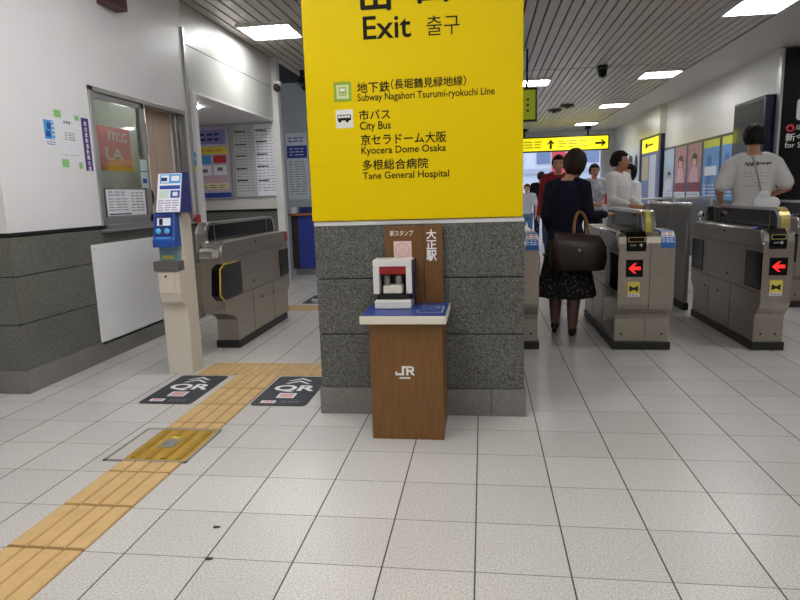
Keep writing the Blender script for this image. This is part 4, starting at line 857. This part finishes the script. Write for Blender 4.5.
def person(name, label, loc, face, H, P, hair, skin=SKIN, vox=.011, female=False, top=None, legs=None, skirt=None, shoes=None, sleeve='long', hairlong=0., headrot=(0, 0), leg_skin=None):
    """built facing +Y, then turned by face (radians); P holds joints in metres for a 1.7 m body"""
    s = H/1.70; Rz = Matrix.Rotation(face, 3, 'Z'); L0 = Vector(loc)
    def T(p): return L0+Rz @ (Vector(p)*s)
    sh = .165 if female else .19; hp = .085
    t = thing(name, loc, label, 'person')
    J = dict(sR=(sh, 0, 1.39), sL=(-sh, 0, 1.39), eR=(sh+.06, -.02, 1.10), eL=(-sh-.06, -.02, 1.10), wR=(sh+.07, .06, .86), wL=(-sh-.07, .06, .86),
             kR=(hp+.01, .02, .48), kL=(-hp-.01, .02, .48), aR=(hp+.01, -.02, .085), aL=(-hp-.01, -.02, .085), hR=(hp, 0, .88), hL=(-hp, 0, .88), hd=(0, .02, 0), lean=0., leg=1.)
    J.update(P); ln = J['lean']
    b = MB(skin)
    def C(p, q, r, r2, m=b, n=12): m.cap(T(p), T(q), r*s, r2*s, n)
    def torso(m, rings, n=24):
        vs = []
        for (z, rx, ry, dy) in rings:
            for i in range(n): a = 2*math.pi*i/n; vs.append(T((rx*math.cos(a), dy+ry*math.sin(a)+ln*(z-.9), z)))
        K = len(rings); m.add(vs, [(k*n+i, k*n+(i+1) % n, (k+1)*n+(i+1) % n, (k+1)*n+i) for k in range(K-1) for i in range(n)]+[tuple(range(n))[::-1], tuple((K-1)*n+i for i in range(n))], None, True)
    wz = .84 if female else .92
    TR = [(.80, .13, .10, 0), (.90, .16, .11, -.005), (1.02, .145*wz, .095, 0), (1.15, .155*(.95 if female else 1.05), .105, .01), (1.28, .165*(.95 if female else 1.06), .11, .005), (1.37, .155 if female else .175, .09, -.01), (1.43, .10, .07, -.01), (1.46, .055, .055, -.005)]
    torso(b, TR)
    nk = (0, ln*.5-.005, 1.42); hc = Vector((J['hd'][0], ln*.6+J['hd'][1], 1.575))
    C(nk, (hc.x*.7, hc.y-.01, 1.53), .052, .048)
    Rh = Rz @ Matrix.Rotation(headrot[0], 3, 'Z') @ Matrix.Rotation(headrot[1], 3, 'X')
    HC_ = T(hc)
    def Hd(p): return HC_+Rh @ (Vector(p)*s)
    b.ell(Hd((0, -.005, .03)), (.076*s, .093*s, .092*s), rot=Rh); b.ell(Hd((0, .02, -.035)), (.058*s, .068*s, .078*s), rot=Rh); b.ell(Hd((0, .055, -.085)), (.03*s, .028*s, .025*s), rot=Rh)
    b.cap(Hd((0, .088, .012)), Hd((0, .106, -.022)), .010*s, .014*s, 8); b.cap(Hd((-.014, .082, -.058)), Hd((.014, .082, -.058)), .009*s, .009*s, 8)
    for sx in (-1, 1): b.ell(Hd((sx*.077, -.005, -.005)), (.011*s, .019*s, .031*s), rot=Rh)
    for sd in 'RL':
        C(J['s'+sd], J['e'+sd], .048, .038); C(J['e'+sd], J['w'+sd], .038, .026); C((J['s'+sd][0]*.6, ln*.48, 1.40), J['s'+sd], .055, .052)
        d = Rz @ (Vector(J['w'+sd])-Vector(J['e'+sd])); out = Rz @ Vector((1 if sd == 'R' else -1, 0, .2)); out = Vector(J.get('n'+sd) and Rz @ Vector(J['n'+sd]) or out)
        w0, dd, nn, ww = hand(b, T(J['w'+sd]), d, out, s*(.92 if female else 1.), J.get('c'+sd, .5))
        th = ww*(1 if J.get('t'+sd, 1) > 0 else -1); a = w0+dd*.03*s+th*.025*s; b.cap(a, a+(dd*.7+th*.7-nn*.3).normalized()*.04*s, .012*s, .011*s, 8); a2 = a+(dd*.7+th*.7-nn*.3).normalized()*.04*s; b.cap(a2, a2+(dd+th*.15-nn*.3).normalized()*.03*s, .011*s, .009*s, 8)
        lg = J['leg']; kn, an = Vector(J['k'+sd]), Vector(J['a'+sd]); C(J['h'+sd], kn, .082, .056*lg); cf = kn.lerp(an, .3)+Vector((0, -.012*lg, 0)); C(kn, cf, .052*lg, .056*lg); C(cf, an, .056*lg, .036*lg)
        a = Vector(J['a'+sd]); C(a, a+Vector((0, -.03, -.045)), .036, .034); C(a+Vector((0, -.02, -.05)), a+Vector((0, .14, -.06)), .034, .026)
    body = remesh(b, vox*s, 2)
    fb = MB(skin); fb.mesh(body, skin)
    if leg_skin:
        k = fb.mi(leg_skin)
        for i, f in enumerate(fb.f):
            if sum(fb.v[a].z for a in f)/len(f)-L0.z < .75*s: fb.m[i] = k
    for sx in (-1, 1):
        fb.ell(Hd((sx*.031, .078, .018)), (.013*s, .009*s, .006*s), EYED, 8, Rh); fb.cap(Hd((sx*.018, .084, .038)), Hd((sx*.046, .074, .038)), .004*s, .004*s, 6, HAIRB)
    fb.ell(Hd((0, .090, -.058)), (.020*s, .005*s, .006*s), LIP, 8, Rh)
    obj('body', fb, t)
    # hair: one closed cap, drawn in under the skull over the face
    hm = MB(hair); n, K = 30, 18; vs = []
    for k in range(K+1):
        th = math.pi*k/K
        for i in range(n):
            ph = 2*math.pi*i/n; v = Vector((math.sin(th)*math.cos(ph), math.sin(th)*math.sin(ph), math.cos(th)))
            front = v.y > .20+.10*math.sin(ph*7) and v.z < .50; low = v.z < (-.93 if female else -.66)
            side = abs(v.x) > .5 and v.z < (-.75 if female else -.30) and v.y > (.0 if female else -.15)
            rad = .72 if (front or low or side) else (1.34 if female else 1.24)+.045*math.sin(ph*5+k*.9)+.03*math.sin(ph*13+k*2.1)
            vs.append(Hd((v.x*.078*rad, -.008+v.y*.096*rad, .022+v.z*.098*rad*(1.0+.25*hairlong*(v.z < 0)))))
    hm.add(vs, [(k*n+i, (k+1)*n+i, (k+1)*n+(i+1) % n, k*n+(i+1) % n) for k in range(K) for i in range(n)], None, True)
    hme = remesh(hm, .008*s, 1); hm2 = MB(hair); hm2.mesh(hme); obj('hair', hm2, t)
    if top:
        c = MB(top); g = .016
        torso(c, [(.84 if not skirt else .90, .150 if not female else .155, .115, 0)]+[(z, rx+g, ry+g, dy) for (z, rx, ry, dy) in TR if z > .88 and z < 1.42]+[(1.435, .085, .075, -.01)])
        for sd in 'RL':
            C((J['s'+sd][0]*.5, ln*.48, 1.395), J['s'+sd], .072, .066, c)
            if sleeve == 'long': C(J['s'+sd], J['e'+sd], .064, .050, c); e = Vector(J['e'+sd]); w = Vector(J['w'+sd]); C(e, e.lerp(w, .93), .052, .038, c)
            else: sv = Vector(J['s'+sd]); e = Vector(J['e'+sd]); C(sv, sv.lerp(e, .78), .066, .074, c)
        me = remesh(c, .010*s, 3); c2 = MB(top); c2.mesh(me); to = obj('shirt' if not female else 'sweater', c2, t); t['_n'] = 0; del t['_n']
    else: to = None
    if legs:
        c = MB(legs)
        torso(c, [(.78, .15, .11, 0), (.88, .168, .125, -.005), (1.0, .15, .11, 0)])
        for sd in 'RL': C(J['h'+sd], J['k'+sd], .096, .072, c); a = Vector(J['a'+sd]); C(J['k'+sd], a+Vector((0, 0, .0)), .070, .055, c)
        me = remesh(c, .012*s, 2); c2 = MB(legs); c2.mesh(me); obj('trousers', c2, t)
    if skirt:
        m_, zb, wide = skirt; c = MB(m_); n = 64; vs = []; rings = [(1.0, .140, .105), (.92, .172, .13), (.80, .19, .15), (.62, .195+wide*.4, .165+wide*.35), (zb+.03, .195+wide, .165+wide*.8), (zb, .193+wide, .163+wide*.8), (zb+.012, .17+wide, .15+wide*.8), (.70, .165, .13)]
        for z, rx, ry in rings:
            k_ = max(0, min(1, (.9-z)/.5))
            for i in range(n): a = 2*math.pi*i/n; f = 1+.05*k_*math.sin(a*11+.8*math.sin(a*3)); vs.append(T((rx*f*math.cos(a), ry*f*math.sin(a)+.01, z)))
        c.add(vs, [(k*n+i, k*n+(i+1) % n, (k+1)*n+(i+1) % n, (k+1)*n+i) for k in range(len(rings)-1) for i in range(n)]+[tuple(range(n))[::-1]], None, True); obj('skirt', c, t)
    if shoes:
        for sd in 'RL':
            c = MB(shoes); a = Vector(J['a'+sd]); g = a+Vector((0, 0, -.045))
            c.cap(T(g+Vector((0, -.035, -.005))), T(g+Vector((0, .06, -.008))), .038*s, .042*s, 12); c.cap(T(g+Vector((0, .06, -.010))), T(g+Vector((0, .15, -.012))), .042*s, .032*s, 12)
            me = remesh(c, .008*s, 2); c2 = MB(shoes); c2.mesh(me)
            if female:
                z0 = min(v.z for v in c2.v); p = T(g+Vector((0, -.055, 0))); c2.cyl(p, Vector((p.x, p.y, max(L0.z, z0-.03*s))), .022*s, .018*s)
            obj('shoe', c2, t)
    return t, to
def cloth(name, rgb, rough=.85, noise=.12, nscale=30): return mat(name, rgb, rough, noise=noise, nscale=nscale, spec=.2)
NAVYK = cloth('navy_knit', (24, 26, 42)); 
def dotted():
    m = bpy.data.materials.new('black_dotted_skirt'); m.use_nodes = True; nt = m.node_tree; b = nt.nodes['Principled BSDF']; tc = nt.nodes.new('ShaderNodeTexCoord'); v = nt.nodes.new('ShaderNodeTexVoronoi'); v.inputs['Scale'].default_value = 38
    nt.links.new(tc.outputs['Object'], v.inputs['Vector']); r = nt.nodes.new('ShaderNodeValToRGB'); nt.links.new(v.outputs['Distance'], r.inputs[0]); r.color_ramp.interpolation = 'CONSTANT'
    r.color_ramp.elements[0].color = lin((120, 110, 104))+(1,); r.color_ramp.elements[1].position = .26; r.color_ramp.elements[1].color = lin((28, 25, 26))+(1,); nt.links.new(r.outputs[0], b.inputs['Base Color']); b.inputs['Roughness'].default_value = .9; return m
SKIRT = dotted(); SHOEK = mat('black_leather', (18, 16, 16), .4)
# woman at the gate, seen from behind
WL = (.715, 2.22, 0); sW = 1.53/1.70
person('person', 'woman from behind in navy sweater and black speckled skirt, hand on the gate', WL, R(-12), 1.505,
       dict(sR=(.150, .0, 1.375), sL=(-.150, 0, 1.375), eR=(.20, .0, 1.11), wR=(.335, .17, 1.115), nR=(0, 0, 1), cR=.45, tR=-1, eL=(-.19, -.03, 1.12), wL=(-.13, .10, .93), aR=(.07, -.05, .085), aL=(-.10, .06, .11), kR=(.08, 0, .48), kL=(-.095, .06, .48), hd=(.065, .03, 0), lean=.10, leg=1.22),
       HAIRN, female=True, top=NAVYK, skirt=(SKIRT, .36, .07), shoes=SHOEK, vox=.0095, hairlong=.25, headrot=(R(-22), R(-6)), leg_skin=STOCK)
# her handbag
BAGL = mat('brown_leather', (44, 26, 22), .35, noise=.15, nscale=20); HND = mat('tan_leather', (150, 104, 52), .45)
t = thing('handbag', (.81, 1.97, .56), 'dark brown leather handbag with tan handles hanging from the arm of the woman', 'handbag')
mb = MB(BAGL); n = 28; vs = []; rings = [(.565, .175, .045), (.575, .205, .065), (.66, .215, .075), (.76, .205, .062), (.84, .175, .035), (.855, .165, .018)]
for z, rx, ry in rings:
    for i in range(n):
        a = 2*math.pi*i/n; ca, sa_ = math.cos(a), math.sin(a); sg = lambda q: math.copysign(abs(q)**.55, q); vs.append((.772+rx*sg(ca)*(1+.03*math.sin(a*5+z*20)), 1.97+ry*sg(sa_)*(1+.12*math.sin(a*6+z*14))-.1*rx*sg(ca), z-.06*sg(ca)*(z-.55)))
mb.add(vs, [(k*n+i, k*n+(i+1) % n, (k+1)*n+(i+1) % n, (k+1)*n+i) for k in range(len(rings)-1) for i in range(n)]+[tuple(range(n))[::-1], tuple((len(rings)-1)*n+i for i in range(n))], None, True); obj('body', mb, t)
for (dy, y) in ((-.035, 0), (.035, 0)):
    m_ = MB(HND); pr_ = None
    for k in range(13):
        a = math.pi*k/12; p = Vector((.80-.06*math.cos(a), 1.97+dy*(1-.3*math.sin(a))+.13*math.sin(a), .80+.22*math.sin(a)))
        if pr_ is not None: m_.cap(pr_, p, .008, n=8)
        pr_ = p
    obj('handle', m_, t, label='tan leather handle')
m_ = MB(BRASS)
m_.box(.765, .78, 1.892, 1.912, .72, .74); obj('clasp', m_, t)
# man in the white T-shirt, from behind
WT = cloth('white_tee', (206, 205, 203), .8, .03, 10)
tm, tee = person('person', 'man seen from behind in a printed white T-shirt standing beyond the right ticket gate', (2.55, 3.28, 0), R(-8), 1.735,
       dict(sR=(.185, 0, 1.355), sL=(-.185, 0, 1.355), eR=(.285, -.03, 1.135), wR=(.17, .17, 1.06), eL=(-.275, -.02, 1.125), wL=(-.22, .17, .98)), HAIRB, skin=SKIN2, top=WT, legs=cloth('dark_trousers', (40, 40, 48)), shoes=SHOEK, sleeve='short', vox=.0095, headrot=(R(-4), R(-4)))
me = tee.data; bv = BVHTree.FromPolygons([v.co for v in me.vertices], [tuple(p.vertices) for p in me.polygons])
m_ = MB(mat('tee_print', (66, 64, 66), .8)); rg = random.Random(9); Rz = Matrix.Rotation(R(-8), 3, 'Z'); cx = Vector((2.55, 3.28, 0))
def stroke(u, z, w, h):
    q = []
    for (a, b) in ((u-w/2, z-h/2), (u+w/2, z-h/2), (u+w/2, z+h/2), (u-w/2, z+h/2)):
        o = Rz @ Vector((a*1.05, -.6, b*1.05)); hit = bv.ray_cast(o, Rz @ Vector((0, 1, 0)))
        if hit[0] is None: return
        q.append(cx+hit[0]-Rz @ Vector((0, .0025, 0)))
    m_.add(q, [(0, 1, 2, 3)])
u = -.03
for k in range(11): w = .008+.008*rg.random(); stroke(u, 1.315+.004*rg.random(), w, .016+.014*(k in (0, 2, 3, 8))); u += w+.003
for k in range(7): stroke(-.085+k*.008, 1.315+.012*math.sin(k*1.9), .009, .02)
for j in range(6):
    z = 1.265-.028*j; u = -.08
    while u < .10:
        w = .008+.02*rg.random()
        if rg.random() < .55: stroke(u, z, w, .004)
        u += w+.012
obj('print', m_, tee)
t = thing('shoulder_bag', (2.62, 3.12, .92), 'crumpled white shoulder bag hanging on the back of the man in the T-shirt', 'bag')
mb = MB(mat('bag_white', (222, 222, 224), .6, noise=.06, nscale=14))
for (a, b, c, r) in ((2.54, 3.06, 1.02, .07), (2.61, 3.07, 1.0, .085), (2.67, 3.09, 1.02, .06), (2.57, 3.06, 1.09, .055), (2.60, 3.08, .93, .07)): mb.ell((a, b, c), (r, r*.5, r), n=12)
me_ = remesh(mb, .012, 1); mb = MB(MATS['bag_white']); mb.mesh(me_); obj('body', mb, t)
m_ = MB(mat('strap_grey', (168, 170, 176), .7)); pts = []
for k in range(15):
    f = k/14; p0 = Vector((2.50+.10*f, 2.7, 1.46-.38*f)); hit = bv.ray_cast(p0-cx, Vector((0, 1, 0))); pts.append(Vector((p0.x, (hit[0].y+cx.y-.005) if hit[0] else 3.14, p0.z)))
for a, b in zip(pts, pts[1:]): m_.cap(a, b, .009, n=6)
obj('strap', m_, t)
# people farther back
person('person', 'man in a loose white shirt looking right beyond the middle ticket gate', (1.66, 4.85, 0), R(-130), 1.63, dict(eR=(.23, .04, 1.12), wR=(.17, .24, 1.05), eL=(-.22, .06, 1.12), wL=(-.12, .26, 1.02)), HAIRB, skin=SKIN2, top=cloth('white_shirt', (214, 210, 208), .8, .05, 8), legs=cloth('grey_trousers', (80, 82, 90)), shoes=SHOEK, vox=.012, headrot=(R(28), 0))
person('person', 'person in a white top holding up a red phone, right behind the white-shirted man', (1.98, 5.7, 0), R(120), 1.50, dict(eR=(.23, .06, 1.10), wR=(.12, .27, 1.14), eL=(-.22, .06, 1.10), wL=(-.06, .28, 1.14)), HAIRB, top=cloth('white_top', (224, 224, 228), .8, .04, 8), legs=cloth('blue_jeans', (70, 84, 120)), shoes=SHOEK, sleeve='short', vox=.012, female=True, hairlong=.3)
mb = MB(mat('phone_red', (196, 60, 70), .3)); c = Vector((1.98, 5.7, 1.07))+Matrix.Rotation(R(120), 3, 'Z') @ Vector((.03, .36, 0)); mb.box(c.x-.012, c.x+.012, c.y-.035, c.y+.035, c.z-.07, c.z+.07); solo('phone', mb, 'red phone held up by the person in the white top', 'phone', bevel=.004)
person('person', 'man in a dark red jacket facing the camera, left of the woman at the gate', (1.10, 6.1, 0), R(168), 1.68, dict(eR=(.24, -.02, 1.10), eL=(-.24, -.02, 1.10)), HAIRB, skin=SKIN2, top=cloth('red_jacket', (140, 30, 44), .7), legs=cloth('navy_trousers', (44, 50, 74)), shoes=SHOEK, vox=.012)
person('person', 'dark-haired person in a printed top facing the camera beyond the navy-sweater woman', (1.93, 8.1, 0), R(190), 1.62, dict(eR=(.22, .03, 1.10), wR=(.10, .22, 1.02), eL=(-.22, .03, 1.10), wL=(-.08, .22, 1.02)), HAIRB, skin=SKIN2, top=cloth('printed_top', (190, 190, 200), .8, .35, 16), legs=cloth('black_trousers', (30, 30, 36)), shoes=SHOEK, vox=.014, sleeve='short')
person('person', 'person in a black jacket seen from behind near the exit', (1.36, 11.6, 0), R(5), 1.63, {}, HAIRB, skin=SKIN2, top=cloth('black_jacket', (26, 27, 32)), legs=cloth('dark_jeans', (44, 54, 84)), shoes=SHOEK, vox=.016)
person('person', 'small person in a white top and blue jeans beside the pillar edge near the exit', (1.02, 11.2, 0), R(160), 1.36, {}, HAIRB, top=cloth('pale_top', (206, 208, 220), .8, .1, 8), legs=cloth('light_jeans', (104, 128, 176)), shoes=SHOEK, vox=.016, sleeve='short')
person('person', 'person in a maroon top standing behind the man in the red jacket', (1.28, 8.6, 0), R(20), 1.52, {}, HAIRB, top=cloth('maroon_top', (110, 30, 40)), legs=cloth('blue_trousers', (56, 70, 110)), shoes=SHOEK, vox=.016)
person('person', 'dark-haired person at the far counter, mostly hidden by the yellow sign', (-2.50, 7.08, 0), R(180), 1.42, {}, HAIRB, top=cloth('clerk_top', (210, 206, 204), .8), legs=cloth('clerk_trousers', (40, 42, 56)), shoes=SHOEK, vox=.016)
